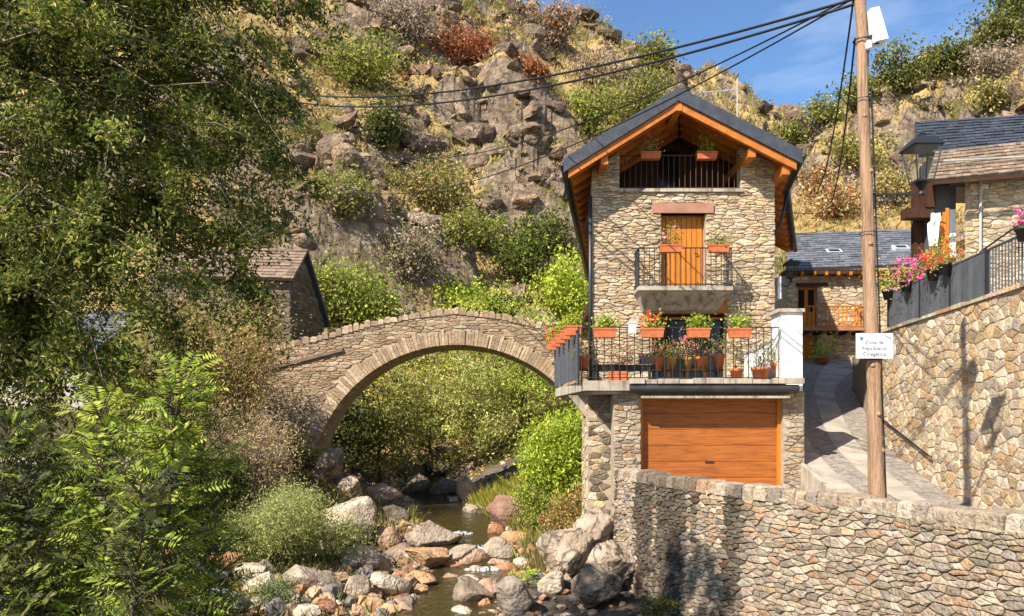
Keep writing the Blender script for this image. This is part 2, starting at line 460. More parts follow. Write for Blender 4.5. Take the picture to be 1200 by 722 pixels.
def ground(Xa, Ya, small=True):
    Xa = np.asarray(Xa, float); Ya = np.asarray(Ya, float)
    c, hw, w = river_c(Ya), river_w(Ya), water_z(Ya)
    d = Xa - c
    dl = -d - hw; dr = d - hw
    gw = np.interp(Ya, [8, 20, 23, 26, 29, 33, 45], [3.6, 6.2, 4.2, 2.4, 1.2, .8, .8])
    tl = np.interp(Ya, [5, 14, 20, 24, 28, 33, 44], [-2.3, -2.6, -1.6, -.2, 1.9, 3.2, 4.5])
    left = w - .10 + .14 * np.clip(dl, 0, gw) + np.clip(dl - gw, 0, 99) * .62
    left = np.where(left > tl, tl + .12 * (left - tl), left)
    rl = np.interp(Ya, [5, 18, 20, 22, 25, 29, 34, 44], [-4.7, -4.5, -4.0, -3.0, -2.0, -1.0, 1.0, 4.0])
    rg = np.interp(Ya, [5, 18, 22, 26, 45], [.1, .1, .5, .8, .5])
    right = w - .10 + .18 * np.clip(dr, 0, rg) + np.clip(dr - rg, 0, 99) * .52
    right = np.where(right > rl, rl + .1 * (right - rl), right)
    bed = w - .24 + .16 * np.clip(np.abs(d) / hw, 0, 1) ** 2
    z = np.where(dl > 0, left, np.where(dr > 0, right, bed))
    if small:
        z = z + (fbm(Xa / 1.3, Ya / 1.3, 0, 4, 71) - .5) * np.where((dl > 0) | (dr > 0), .55, .35) * (1 - .6 * (Ya > 100))
    # beneath the road, the lane and the house the earth stays below them
    under = (Xa > wall_x(Ya) + .32) & (Ya < 22) & (Xa < rwall_x(Ya) + .95)
    z = np.where(under, -2.6, z)
    lane = (Ya >= 22) & (Ya < 37.5) & (Xa > 2.5 + (Ya - 22) * .2) & (Xa < rwall_x(Ya) + .95)
    z = np.where(lane, np.minimum(z, lane_z(Ya) - .7), z)
    up = (Xa > rwall_x(Ya) + .9)
    z = np.where(up, 2.6 + np.clip(Ya - 30, 0, 99) * .14, z)
    z = np.where((Ya >= 37.5) & (Xa > 9), np.maximum(z, 3.0), z)
    if np.max(Ya) <= 37: return z
    h = hill(Xa, Ya, small)
    return np.where(Ya > 37, np.where(Ya > 48, h, np.maximum(z, h)), z)


def spot(px, py, y0=8.0, y1=190.0):
    """where the line of sight through a pixel of the photograph meets the ground"""
    Y = np.linspace(y0, y1, 900) if y1 <= 60 else np.concatenate([np.linspace(y0, 60, 700), np.linspace(60, y1, 1000)])
    Y = Y[Y >= y0]
    d = ground((px - CX) * Y / F, Y) - (CY - py) * Y / F
    i = int(np.argmax(d > 0)) if (d > 0).any() else len(Y) - 1
    y = float(Y[i])
    return Vector(((px - CX) * y / F, y, float(ground((px - CX) * y / F, y))))


def grid_mesh(name, GX, GY, GZ, mat, tint=None, smooth=True):
    n, m = GX.shape
    V = np.stack([GX.ravel(), GY.ravel(), GZ.ravel()], 1)
    i = (np.arange(n - 1)[:, None] * m + np.arange(m - 1)[None]).ravel()
    Fc = np.stack([i, i + 1, i + m + 1, i + m], 1)
    return np_mesh(name, V, Fc, tint, mat, smooth)


def slope_of(GX, GY, GZ):
    P = np.stack([GX, GY, GZ], -1)
    du = np.gradient(P, axis=0); dv = np.gradient(P, axis=1)
    nrm = np.cross(du, dv); nrm /= np.linalg.norm(nrm, axis=-1, keepdims=True) + 1e-9
    return np.abs(nrm[..., 2])


def earth_mat(name, rock1, rock2, g1, g2, green, bs=5.0, dist=.25):
    """attribute tint: r = bare rock, g = green growth, b = random shade"""
    m, n, l, b = mat_new(name)
    at = n.new('ShaderNodeAttribute'); at.attribute_name = 'tint'
    sp = n.new('ShaderNodeSeparateColor'); l.new(at.outputs['Color'], sp.inputs['Color'])
    g = n.new('ShaderNodeNewGeometry')

    def ramp(scale, a, c, lo=.36, hi=.64, detail=7):
        no = n.new('ShaderNodeTexNoise'); no.inputs['Scale'].default_value = scale; no.inputs['Detail'].default_value = detail; no.inputs['Roughness'].default_value = .65
        l.new(g.outputs['Position'], no.inputs['Vector'])
        r = n.new('ShaderNodeValToRGB'); r.color_ramp.elements[0].position = lo; r.color_ramp.elements[1].position = hi
        r.color_ramp.elements[0].color = (*a, 1); r.color_ramp.elements[1].color = (*c, 1)
        l.new(no.outputs['Fac'], r.inputs['Fac']); return r.outputs['Color'], no.outputs['Fac']
    rock, _ = ramp(1.1, rock1, rock2, .40, .60)
    rock = cracks(m, rock, .55, .10, amt=.5)
    gr, _ = ramp(.55, g1, g2)
    gn, _ = ramp(1.3, green, tuple(c * .55 for c in green))
    _, mn = ramp(2.2, (0, 0, 0), (1, 1, 1))

    def blend(f, a, c, amt=.5):
        ad = n.new('ShaderNodeMath'); ad.operation = 'MULTIPLY_ADD'; ad.inputs[1].default_value = amt; ad.inputs[2].default_value = -amt * .5
        l.new(mn, ad.inputs[0])
        a2 = n.new('ShaderNodeMath'); a2.operation = 'ADD'; l.new(f, a2.inputs[0]); l.new(ad.outputs[0], a2.inputs[1])
        rr = n.new('ShaderNodeMapRange'); rr.inputs['From Min'].default_value = .40; rr.inputs['From Max'].default_value = .60
        l.new(a2.outputs[0], rr.inputs['Value'])
        mm = n.new('ShaderNodeMixRGB'); l.new(rr.outputs['Result'], mm.inputs['Fac']); l.new(a, mm.inputs['Color1']); l.new(c, mm.inputs['Color2'])
        return mm.outputs['Color']
    col = blend(sp.outputs['Green'], gr, gn, .8)
    col = blend(sp.outputs['Red'], col, rock, .5)
    l.new(col, b.inputs['Base Color'])
    b.inputs['Roughness'].default_value = .95; b.inputs['Specular IOR Level'].default_value = .1
    bn = n.new('ShaderNodeTexNoise'); bn.inputs['Scale'].default_value = bs; bn.inputs['Detail'].default_value = 8; bn.inputs['Roughness'].default_value = .7
    l.new(g.outputs['Position'], bn.inputs['Vector'])
    bu = n.new('ShaderNodeBump'); bu.inputs['Strength'].default_value = .9; bu.inputs['Distance'].default_value = dist
    l.new(bn.outputs['Fac'], bu.inputs['Height']); l.new(bu.outputs['Normal'], b.inputs['Normal'])
    return m


M['hill'] = earth_mat('hillside', (.42, .31, .21), (.19, .132, .09), (.57, .40, .16), (.35, .24, .095), (.20, .18, .05), 3.6, .5)
M['bank'] = earth_mat('river_bank', (.17, .135, .10), (.08, .063, .048), (.155, .12, .075), (.075, .058, .038), (.075, .075, .022), 7, .12)

# hillside: a fan-shaped grid, finer where it is near
aa = np.concatenate([np.linspace(-2.2, -.8, 60)[:-1], np.linspace(-.8, .8, 620), np.linspace(.8, 2.2, 60)[1:]])
yy = 36.0 * (250.0 / 36.0) ** np.linspace(0, 1, 330)
GA, GYv = np.meshgrid(aa, yy)
GXv = GA * GYv
GZv = ground(GXv, GYv)
dip = GYv < 38.5
GZv = np.where(dip, GZv - (38.5 - GYv) * .25, GZv)
nz = slope_of(GXv, GYv, GZv)
rock = 1 - sstep(.32, .50, nz + .16 * (fbm(GXv / 4, GYv / 4, GZv / 3, 3, 91) - .5))
green = fbm(GXv / 9, GYv / 9, GZv / 7, 4, 101)
green = sstep(.45, .60, green) * .9 + .15 * (GYv > 120) + .25 * sstep(60, 40, GYv)
tint = np.stack([rock.ravel(), np.clip(green, 0, 1).ravel(), np.zeros(rock.size)], 1)
hob = link('hillside', grid_mesh('hillside', GXv, GYv, GZv, M['hill'], tint, False))
tag(hob, 'steep rocky mountainside with dry ochre grass and crags behind the village', 'mountainside', kind='structure')

# river banks and bed
gx = np.concatenate([np.linspace(-60, -16, 45)[:-1], np.linspace(-16, 6, 170), np.linspace(6, 20, 60)[1:-1], np.linspace(20, 60, 45)])
gy = np.concatenate([np.linspace(-6, 8, 15)[:-1], np.linspace(8, 40, 240)])
GX2, GY2 = np.meshgrid(gx, gy)
GZ2 = ground(GX2, GY2)
GZ2 = np.where(GY2 > 38.5, GZ2 - .3, GZ2)
d2 = GX2 - river_c(GY2)
rk = .62 - .5 * sstep(3.5, 9, np.abs(d2)) + .25 * (fbm(GX2 / 2, GY2 / 2, 0, 3, 5) - .5)
gn2 = .25 + .75 * sstep(2.5, 7, np.abs(d2)) * fbm(GX2 / 2, GY2 / 2, 0, 3, 9) * 1.3
bank = link('river_bank', grid_mesh('river_bank', GX2, GY2, GZ2, M['bank'], np.stack([rk.ravel(), gn2.ravel(), rk.ravel() * 0], 1)))
tag(bank, 'earthy river banks and stony bed either side of the stream', 'ground', kind='structure')

# water
m, n, l, b = mat_new('stream_water')
b.inputs['Base Color'].default_value = (.085, .06, .025, 1); b.inputs['Roughness'].default_value = .06; b.inputs['IOR'].default_value = 1.33
b.inputs['Transmission Weight'].default_value = .55; b.inputs['Specular IOR Level'].default_value = .6
g = n.new('ShaderNodeNewGeometry')
mp = n.new('ShaderNodeMapping'); mp.inputs['Scale'].default_value = (2.2, 1.0, 1); l.new(g.outputs['Position'], mp.inputs['Vector'])
no = n.new('ShaderNodeTexNoise'); no.inputs['Scale'].default_value = 3.0; no.inputs['Detail'].default_value = 4; l.new(mp.outputs['Vector'], no.inputs['Vector'])
bu = n.new('ShaderNodeBump'); bu.inputs['Strength'].default_value = .6; bu.inputs['Distance'].default_value = .08
l.new(no.outputs['Fac'], bu.inputs['Height']); l.new(bu.outputs['Normal'], b.inputs['Normal'])
M['water'] = m
M['foam'] = pm('white_water', (.85, .86, .86), (.62, .62, .58), 5, .5, .8, 12, dist=.05)
n, l = M['foam'].node_tree.nodes, M['foam'].node_tree.links
g = n.new('ShaderNodeNewGeometry'); mp = n.new('ShaderNodeMapping'); mp.inputs['Scale'].default_value = (5, 2, 2); l.new(g.outputs['Position'], mp.inputs['Vector'])
no = n.new('ShaderNodeTexNoise'); no.inputs['Scale'].default_value = 2.2; no.inputs['Detail'].default_value = 5; l.new(mp.outputs['Vector'], no.inputs['Vector'])
r2 = n.new('ShaderNodeMapRange'); r2.inputs['From Min'].default_value = .44; r2.inputs['From Max'].default_value = .62; l.new(no.outputs['Fac'], r2.inputs['Value'])
l.new(r2.outputs['Result'], n['Principled BSDF'].inputs['Alpha'])
ys = np.linspace(6, 58, 200); us = np.linspace(-1.25, 1.25, 15)
U, Yw = np.meshgrid(us, ys)
Xw = river_c(Yw) + U * river_w(Yw)
Zw = water_z(Yw) + .02 * (fbm(Xw * 1.5, Yw * 1.5, 0, 3, 61) - .5)
wat = link('stream_water', grid_mesh('stream_water', Xw, Yw, Zw, M['water']))
tag(wat, 'shallow brown mountain stream running under the bridge', 'water', kind='structure')

# road by the garage and the lane climbing behind it
rb = []
ysr = np.linspace(4.5, 20.6, 40)
GXr = np.stack([wall_x(ysr) + .05 + (rwall_x(ysr) - wall_x(ysr)) * t for t in np.linspace(0, 1, 9)], 1)
GYr = np.repeat(ysr[:, None], 9, 1)
GZr = np.where(GYr > 16, -1.806, -1.8)
road = link('road', grid_mesh('road', GXr, GYr, GZr, M['asphalt'], smooth=False))
tag(road, 'pale concrete road between the parapet and the garage', 'road', kind='structure')
LA = [(7.66, 15.2), (7.75, 20.3), (8.05, 22.5), (10.45, 30), (11.6, 36.5)]     # left edge of the lane
def lane_l(Y): return np.interp(Y, [p[1] for p in LA], [p[0] for p in LA])
ysl = np.linspace(15.2, 36.5, 90)
def lane_sheet(name, t0, t1, dz, mat, n=8, jit=0):
    T = np.linspace(t0, t1, n)
    L, Rr = lane_l(ysl), rwall_x(ysl) - .02
    if t1 - t0 < .9:
        ks = np.hanning(33); ks /= ks.sum(); sm = lambda a: np.convolve(np.pad(a, 16, mode='reflect', reflect_type='odd'), ks, 'valid')
        L, Rr = sm(L) + .02, sm(Rr)
    gxx = np.stack([L + (Rr - L) * t for t in T], 1)
    gyy = np.repeat(ysl[:, None], n, 1)
    gzz = lane_z(gyy) + dz
    return link(name, grid_mesh(name, gxx, gyy, gzz, mat, smooth=True))
tag(lane_sheet('lane', 0, 1, .004, M['cobble'], 14), 'cobbled lane climbing steeply beside the house', 'lane', kind='structure')
tag(lane_sheet('lane_gutter_strip', 0.0, .20, .012, M['asphalt']), 'smooth concrete strip along the house side of the lane', 'pavement', kind='structure')
tag(lane_sheet('lane_wheel_strip', .44, .70, .016, M['asphalt']), 'pale concrete strip down the middle of the cobbled lane', 'pavement', kind='structure')

ysu = np.linspace(7, 37, 60)
GXu = np.stack([rwall_x(ysu) + .3 + t for t in np.linspace(0, 9, 10)], 1)
GYu = np.repeat(ysu[:, None], 10, 1)
tag(link('upper_terrace', grid_mesh('upper_terrace', GXu, GYu, 2.69 + np.clip(GYu - 30, 0, 99) * .14, M['asphalt'], smooth=False)), 'raised terrace behind the retaining wall railing', 'terrace', kind='structure')

kb = MB()
yk = np.linspace(15.2, 30, 60)
for a, b_ in zip(yk, yk[1:]):
    la, lb_ = float(lane_l(a)), float(lane_l(b_)); za_, zb_ = float(lane_z(a)) + .012, float(lane_z(b_)) + .012
    kb.add([(la - .12, a, -1.9), (lb_ - .12, b_, -1.9), (lb_ - .12, b_, zb_ + .05), (la - .12, a, za_ + .05), (la, a, -1.9), (lb_, b_, -1.9), (lb_, b_, zb_ + .05), (la, a, za_ + .05)],
           [(1, 0, 3, 2), (3, 7, 6, 2)[::-1], (4, 5, 6, 7)])
tag(kb.build('lane_kerb', M['concrete']), 'concrete kerb where the lane climbs away from the road', 'kerb', kind='structure')

# ------------------------------------------------------------------ masonry
def clip(poly, a, b, c):
    """keep a*u + b*v <= c"""
    out = []
    n = len(poly)
    for i in range(n):
        p, q = poly[i], poly[(i + 1) % n]
        dp, dq = a * p[0] + b * p[1] - c, a * q[0] + b * q[1] - c
        if dp <= 0: out.append(p)
        if (dp < 0 < dq) or (dq < 0 < dp):
            t = dp / (dp - dq); out.append((p[0] + t * (q[0] - p[0]), p[1] + t * (q[1] - p[1])))
    return out


def cells(u0, u1, v0, v1, w, h, seed, planes=None, inside=None, jit=.32, hv=.35, drop=.13):
    """irregular courses: Voronoi cells of staggered seeds in stretched space"""
    r = random.Random(seed)
    S = []
    v = v0 - h * .5; k = 0
    while v < v1 + h:
        hh = h * r.uniform(1 - hv, 1 + hv)
        u = u0 - w * r.uniform(0, 1)
        while u < u1 + w:
            ww = w * r.uniform(.55, 1.6)
            S.append((u + ww / 2 + r.uniform(-jit, jit) * w * .4, v + hh / 2 + r.uniform(-jit, jit) * hh))
            u += ww
        v += hh; k += 1
    S = [p for p in S if r.random() > drop]
    S = np.array(S); q = w / h
    T = S * np.array([1, q])
    out = []
    for i in range(len(S)):
        cu, cv = S[i]
        if cu < u0 or cu > u1 or cv < v0 or cv > v1: continue
        if inside is not None and not inside(cu, cv): continue
        dd = ((T - T[i]) ** 2).sum(1)
        near = np.argpartition(dd, min(18, len(S) - 1))[:18]
        poly = [(u0, v0), (u1, v0), (u1, v1), (u0, v1)]
        for j in near:
            if j == i: continue
            a = T[j] - T[i]
            c = (T[j] @ T[j] - T[i] @ T[i]) / 2
            poly = clip(poly, a[0], a[1] * q, c)
            if len(poly) < 3: break
        if len(poly) >= 3 and planes is not None:
            for (a, bb, c) in planes(cu, cv):
                poly = clip(poly, a, bb, c)
                if len(poly) < 3: break
        if len(poly) < 3: continue
        # drop tiny edges
        pp = [poly[0]]
        for p in poly[1:]:
            if abs(p[0] - pp[-1][0]) + abs(p[1] - pp[-1][1]) > .02: pp.append(p)
        if len(pp) >= 3: out.append(pp)
    return out


def stone_geo(poly, place, gap, d, r, emb=.05, rough=.3):
    """one dressed or rubble stone: ring at the wall, shoulder ring, smaller uneven face"""
    n = len(poly)
    cu = sum(p[0] for p in poly) / n; cv = sum(p[1] for p in poly) / n
    sh = []
    for (u, v) in poly:
        du, dv = u - cu, v - cv; L = math.hypot(du, dv) + 1e-6
        k = max(.35, 1 - gap / L * 1.15) * r.uniform(.93, 1.0)
        sh.append((cu + du * k, cv + dv * k))
    dep = d * r.uniform(.35, 1.0)
    tu, tv = r.uniform(-.5, .5), r.uniform(-.5, .5)
    ext = max(max(abs(p[0] - cu) for p in sh), max(abs(p[1] - cv) for p in sh), .05)
    vs = [place(u, v, -emb) for u, v in sh]
    vs += [place(u, v, dep * .55 + dep * .3 * r.uniform(-rough, rough)) for u, v in sh]
    for u, v in sh:
        k = r.uniform(.68, .86); uu, vv = cu + (u - cu) * k, cv + (v - cv) * k
        vs.append(place(uu, vv, dep * (1 + .4 * (tu * (uu - cu) + tv * (vv - cv)) / ext + r.uniform(-.12, .12))))
    vs.append(place(cu, cv, dep * r.uniform(.95, 1.2)))
    fs = []
    for i in range(n):
        j = (i + 1) % n
        fs.append((i, j, n + j, n + i)); fs.append((n + i, n + j, 2 * n + j, 2 * n + i)); fs.append((2 * n + i, 2 * n + j, 3 * n))
    return vs, fs


def masonry(parent, cl, place, gap, d, mat, pal, seed, limit=300, emb=.05, name='stone', rough=.3, tintf=None, flip=False):
    r = random.Random(seed)
    items = []
    for poly in cl:
        vs, fs = stone_geo(poly, place, gap, d, r, emb, rough)
        if flip: fs = [f[::-1] for f in fs]
        A = 0
        P = [(CX + F * v[0] / max(v[1], 1), CY - F * v[2] / max(v[1], 1)) for v in vs[len(poly):2 * len(poly)]]
        for i in range(len(P)):
            A += P[i][0] * P[(i + 1) % len(P)][1] - P[(i + 1) % len(P)][0] * P[i][1]
        cxp = sum(p[0] for p in P) / len(P); cyp = sum(p[1] for p in P) / len(P)
        A = abs(A) if (-30 < cxp < 1230 and -30 < cyp < 750) else 0
        base = r.choice(pal); k = r.uniform(.78, 1.18)
        c = tuple(min(1, x * k * r.uniform(.96, 1.04)) for x in base)
        if tintf: c = tintf(c, poly, vs, r)
        items.append((A, vs, fs, c))
    items.sort(key=lambda t: -t[0])
    rest = MB()
    for i, (A, vs, fs, c) in enumerate(items):
        if i < limit and A > 25:
            mb = MB(); mb.c = c; mb.add(vs, fs); mb.build(name, mat, parent)
        else:
            rest.c = c; rest.add(vs, fs)
    if rest.v:
        o = rest.build('small_' + name + 's', mat, parent); o["kind"] = "stuff"


PAL_FACADE = [(.52, .42, .29), (.56, .47, .345), (.46, .365, .25), (.50, .40, .265), (.58, .50, .385), (.40, .30, .20), (.50, .42, .32), (.36, .28, .20), (.54, .41, .245)]
PAL_WALL = [(.44, .36, .27), (.50, .42, .325), (.37, .30, .225), (.30, .25, .195), (.47, .365, .255), (.52, .45, .36), (.40, .32, .24), (.42, .275, .175), (.34, .295, .25), (.46, .39, .31)]
PAL_RIGHT = [(.52, .43, .305), (.58, .49, .36), (.46, .365, .25), (.42, .295, .18), (.55, .455, .325), (.60, .525, .41), (.38, .31, .23), (.49, .345, .20), (.35, .30, .245)]
PAL_FACADE = [tuple(min(.78, v * 1.22) for v in c) for c in PAL_FACADE]
PAL_RIGHT = [tuple(min(.78, v * 1.15) for v in c) for c in PAL_RIGHT]
PAL_BRIDGE = [(.42, .315, .21), (.48, .37, .255), (.36, .265, .175), (.32, .235, .165), (.50, .40, .29), (.40, .285, .18)]

# ------------------------------------------------------------------ parapet wall above the river
def polyline(P):
    P = [Vector((p[0], p[1], 0)) for p in P]
    L = [0]
    for a, b_ in zip(P, P[1:]): L.append(L[-1] + (b_ - a).length)
    def at(u):
        u = min(max(u, 0), L[-1] - 1e-6)
        i = max(k for k in range(len(L) - 1) if L[k] <= u)
        t = (u - L[i]) / (L[i + 1] - L[i])
        dirs = []
        for k in (i - 1, i, i + 1):
            k = min(max(k, 0), len(P) - 2); dirs.append((P[k + 1] - P[k]).normalized())
        d = (dirs[0] * (1 - t) * .5 + dirs[1] + dirs[2] * t * .5).normalized() if True else dirs[1]
        return P[i].lerp(P[i + 1], t), d
    return at, L[-1]


at_w, LW = polyline(WALLP[::-1])            # u runs from the house towards the camera
pw = thing('parapet_wall', (5.1, 13.3, -4.8), 'rubble stone parapet wall dropping to the river in front of the garage', 'wall')
WT = -1.27
def place_w(u, v, dpt):
    p, d = at_w(u)
    nrm = Vector((-d.y, d.x, 0)) * -1        # outward: towards the river
    if nrm.x > 0: nrm = -nrm
    bat = (WT - v) * .045
    q = p + nrm * (dpt + bat)
    return (q.x, q.y, v)
core = MB()
NU = 60
for i in range(NU):
    ua, ub = LW * i / NU, LW * (i + 1) / NU
    a0, b0, a1, b1 = place_w(ua, -5.6, 0), place_w(ub, -5.6, 0), place_w(ua, WT, 0), place_w(ub, WT, 0)
    a2, b2, a3, b3 = place_w(ua, -5.6, -.5), place_w(ub, -5.6, -.5), place_w(ua, WT, -.42), place_w(ub, WT, -.42)
    core.add([a0, b0, b1, a1, a2, b2, b3, a3], [(0, 1, 2, 3), (3, 2, 6, 7), (5, 4, 7, 6)])
pcore = core.build('wall_core', M['dirt_joint'], pw)
def wall_shade_tint(c, poly, vs, r):
    # tree shadow painted as dark streaks down the wall under the terrace
    u = sum(p[0] for p in poly) / len(poly)
    s = float(fbm(u * 1.9 + 3.1, vs[0][2] * .13, 0, 3, 15))
    on = float(sstep(6.9, 5.6, u))
    k = float(sstep(.44, .56, s)) * on
    return tuple(x * (1 - .74 * k) for x in c)
cl = cells(0, LW, -5.4, WT - .02, .20, .085, 21, jit=.42, hv=.55, drop=.22)
masonry(pcore, cl, place_w, .006, .065, M['streaked'], PAL_WALL, 5, 300, tintf=wall_shade_tint, rough=.6)
r = random.Random(44)
u = 0.0
while u < LW - .1:                           # upright coping stones
    w_ = r.uniform(.2, .46); ub = min(u + w_ - .015, LW)
    hh = r.uniform(.12, .19); ov = r.uniform(.02, .07)
    mb = MB(); base = r.choice(PAL_WALL); k = r.uniform(.85, 1.12) * (.5 if (u < 6 and float(fbm(u * 1.9 + 3.1, 0, 0, 3, 15)) > .5) else 1)  # copings darkened too where the painted tree shadow crosses them
    mb.c = tuple(x * k for x in base)
    A = [place_w(u, WT - .1, ov), place_w(ub, WT - .1, ov), place_w(ub, WT - .1, -.46), place_w(u, WT - .1, -.46)]
    j = [r.uniform(-.02, .02) for _ in range(8)]
    B = [place_w(u + .02, WT + hh * .75 + j[0], ov + j[1] * .4), place_w(ub - .02, WT + hh * .75 + j[2], ov + j[3] * .4), place_w(ub - .01, WT + hh * .75, -.45), place_w(u + .01, WT + hh * .75, -.45)]
    C = [place_w(u + .05, WT + hh, ov - .06), place_w(ub - .05, WT + hh + j[4], ov - .07), place_w(ub - .04, WT + hh, -.40), place_w(u + .04, WT + hh + j[5], -.40)]
    mb.add(A + B + C, [(0, 1, 5, 4), (1, 2, 6, 5), (2, 3, 7, 6), (3, 0, 4, 7), (4, 5, 9, 8), (5, 6, 10, 9), (6, 7, 11, 10), (7, 4, 8, 11), (8, 9, 10, 11)])
    mb.build('coping_stone', M['streaked'], pw)
    u += w_

# ------------------------------------------------------------------ retaining wall on the right
at_r, LR = polyline(RWP[:4])
RT = 2.72
rw = thing('retaining_wall', (10.3, 18, -1.8), 'tall sunlit rubble retaining wall on the right side of the lane', 'wall')
def place_r(u, v, dpt):
    p, d = at_r(u)
    nrm = Vector((-d.y, d.x, 0))
    if nrm.x > 0: nrm = -nrm
    q = p + nrm * dpt
    return (q.x, q.y, v)
core = MB()
for i in range(40):
    ua, ub = LR * i / 40, LR * (i + 1) / 40
    a0, b0, a1, b1 = place_r(ua, -2.5, 0), place_r(ub, -2.5, 0), place_r(ua, RT, 0), place_r(ub, RT, 0)
    a3, b3 = place_r(ua, RT, -.5), place_r(ub, RT, -.5)
    core.add([a0, b0, b1, a1, b3, a3], [(3, 2, 1, 0), (5, 4, 2, 3)])
rcore = core.build('wall_core', M['mortar'], rw)
cl = cells(0, min(LR, 16), -2.1, RT - .01, .27, .175, 77, jit=.5, hv=.55, drop=.24, inside=lambda u, v: v > float(lane_z(at_r(u)[0].y)) - .25)
masonry(rcore, cl, place_r, .007, .035, M['stone'], PAL_RIGHT, 8, 300, rough=.4, flip=True)
r = random.Random(3)
u = 0
while u < 14.5:
    w_ = r.uniform(.35, .75); ub = u + w_ - .015
    mb = MB(); mb.c = tuple(x * r.uniform(.8, 1.05) for x in r.choice(PAL_RIGHT))
    z0, z1 = RT + .003, RT + r.uniform(.06, .1)
    A = [place_r(u, z0, .07), place_r(ub, z0, .07), place_r(ub, z0, -.4), place_r(u, z0, -.4)]
    B = [(p[0], p[1], z1) for p in A]
    mb.hexa(A[::-1] + B[::-1]); mb.build('coping_slab', M['stone'], rw)
    u += w_
# handrail on the wall
hr = thing('handrail', (10.6, 20, -.5), 'thin dark metal handrail sloping down along the retaining wall', 'handrail')
pts = [place_r(at, z, .10) for at, z in ((5.5 + 3.9, -.75), (5.5 + 4.15, -.70), (5.5 + 7.4, .28), (5.5 + 9.5, .82))]
MB().tube(pts, .024, 8).build('rail', M['iron'], hr, True)
for t in (.05, .5, .95):
    q0 = Vector(pts[1]).lerp(Vector(pts[2]), t)
    MB().tube([q0, q0 + Vector((.13, 0, -.05))], .012, 6).build('bracket', M['iron'], hr)

# ------------------------------------------------------------------ main house
HY = 22.0                                    # facade
def hx(px): return X(px, HY)
def hz(py): return Z(py, HY)
house = thing('stone_house', (4.9, 22, -1.8), 'tall narrow stone house with orange timber gable, balconies and garage', 'house')
XL, XR = hx(694), hx(908)
ZT, ZS = 1.2, hz(223)                        # terrace floor, loggia sill
D_X0, D_X1, D_Z0, D_Z1 = hx(775), hx(827), 3.9, hz(250)
T_X0, T_X1, T_Z1 = hx(764), hx(852), hz(352)
O_X0, O_X1 = hx(726), hx(868)
RX, RZ, RY = X(795, 21.1), Z(104, 21.1), 21.1            # ridge, front end
SL = (RZ - Z(188, RY)) / (RX - X(660, RY)); SR = (RZ - Z(178, RY)) / (X(940, RY) - RX)
def ridge_x(Y): return RX + (Y - RY) * .227
def roof_z(x, Y=HY): return RZ - (SL * (ridge_x(Y) - x) if x < ridge_x(Y) else SR * (x - ridge_x(Y)))
UND = .46                                    # roof build-up below its top surface

wall = MB()
def wbox(x0, x1, z0, z1, y0=HY + .03, y1=HY + .40): wall.box(x0, x1, y0, y1, z0, z1)
wbox(XL, T_X0, -1.8, ZS); wbox(T_X1, XR, -1.8, ZS)
wbox(T_X0, T_X1, T_Z1, D_Z0); wbox(T_X0, D_X0, D_Z0, ZS); wbox(D_X1, T_X1, D_Z0, ZS); wbox(D_X0, D_X1, D_Z1, ZS)
wbox(T_X0, T_X1, -1.8, ZT)
for x0, x1 in ((XL, O_X0), (O_X1, XR)):
    a, b_ = roof_z(x0) - UND + .1, roof_z(x1) - UND + .1
    wall.hexa([(x0, HY + .03, ZS), (x1, HY + .03, ZS), (x1, HY + .4, ZS), (x0, HY + .4, ZS), (x0, HY + .03, a), (x1, HY + .03, b_), (x1, HY + .4, b_), (x0, HY + .4, a)])
# flanks and back
def vquad(mb, p, q, z0, z1a, z1b):
    mb.add([(p[0], p[1], z0), (q[0], q[1], z0), (q[0], q[1], z1b), (p[0], p[1], z1a)], [(0, 1, 2, 3)])
BL, BR = (4.75, 33.5), (10.25, 30.1)
vquad(wall, BL, (XL, HY + .4), -4, roof_z(BL[0], BL[1]) - .3, roof_z(XL, HY) - .3)
vquad(wall, (XR, HY + .4), BR, -2.5, roof_z(XR, HY) - .3, roof_z(BR[0], BR[1]) - .3)
vquad(wall, BR, BL, -3, roof_z(BR[0], BR[1]) - .3, roof_z(BL[0], BL[1]) - .3)
wobj = wall.build('wall', M['mortar'], house)

def rect_planes(rects, extra=()):
    def f(cu, cv):
        out = list(extra)
        for (a, b_, c, d) in rects:
            s = [(a - cu, (1, 0, a)), (cu - b_, (-1, 0, -b_)), (c - cv, (0, 1, c)), (cv - d, (0, -1, -d))]
            s.sort(key=lambda t: -t[0]); out.append(s[0][1])
        return out
    return f
def rect_inside(rects): return lambda u, v: not any(a < u < b_ and c < v < d for a, b_, c, d in rects)
holes = [(D_X0, D_X1, D_Z0, D_Z1), (hx(764), hx(837), D_Z1, hz(238)), (T_X0, T_X1, ZT - .2, T_Z1 + .02), (O_X0, O_X1, ZS, 12), (hx(748), hx(860), hz(352), 3.9)]
gl = [(-SL, 1, RZ - SL * (RX + .2) - UND + .05), (SR, 1, RZ + SR * (RX + .2) - UND + .05)]
cl = cells(XL - .02, XR + .02, ZT, 9.0, .30, .076, 5, planes=rect_planes(holes, gl),
           inside=lambda u, v: rect_inside(holes)(u, v) and all(a * u + b_ * v < c for a, b_, c in gl), jit=.42, hv=.4)
def pl_front(y): return lambda u, v, d: (u, y - d, v)
masonry(wobj, cl, pl_front(HY + .03), .006, .055, M['stone'], PAL_FACADE, 9, 300, rough=.5)
# larger corner stones run up both edges
# floors closing the rooms
MB().box(XL + .1, XR - .1, HY + .41, 27, 3.55, 3.85).build('floor_slab', M['dark_wood'], house)
MB().box(XL + .1, XR - .1, HY + .41, 26, ZS - .3, ZS - .02).build('floor_slab', M['dark_wood'], house)
MB().box(O_X0 - .05, O_X1 + .05, HY - .08, HY + .42, ZS - .06, ZS + .03).build('loggia_sill', M['concrete'], house)
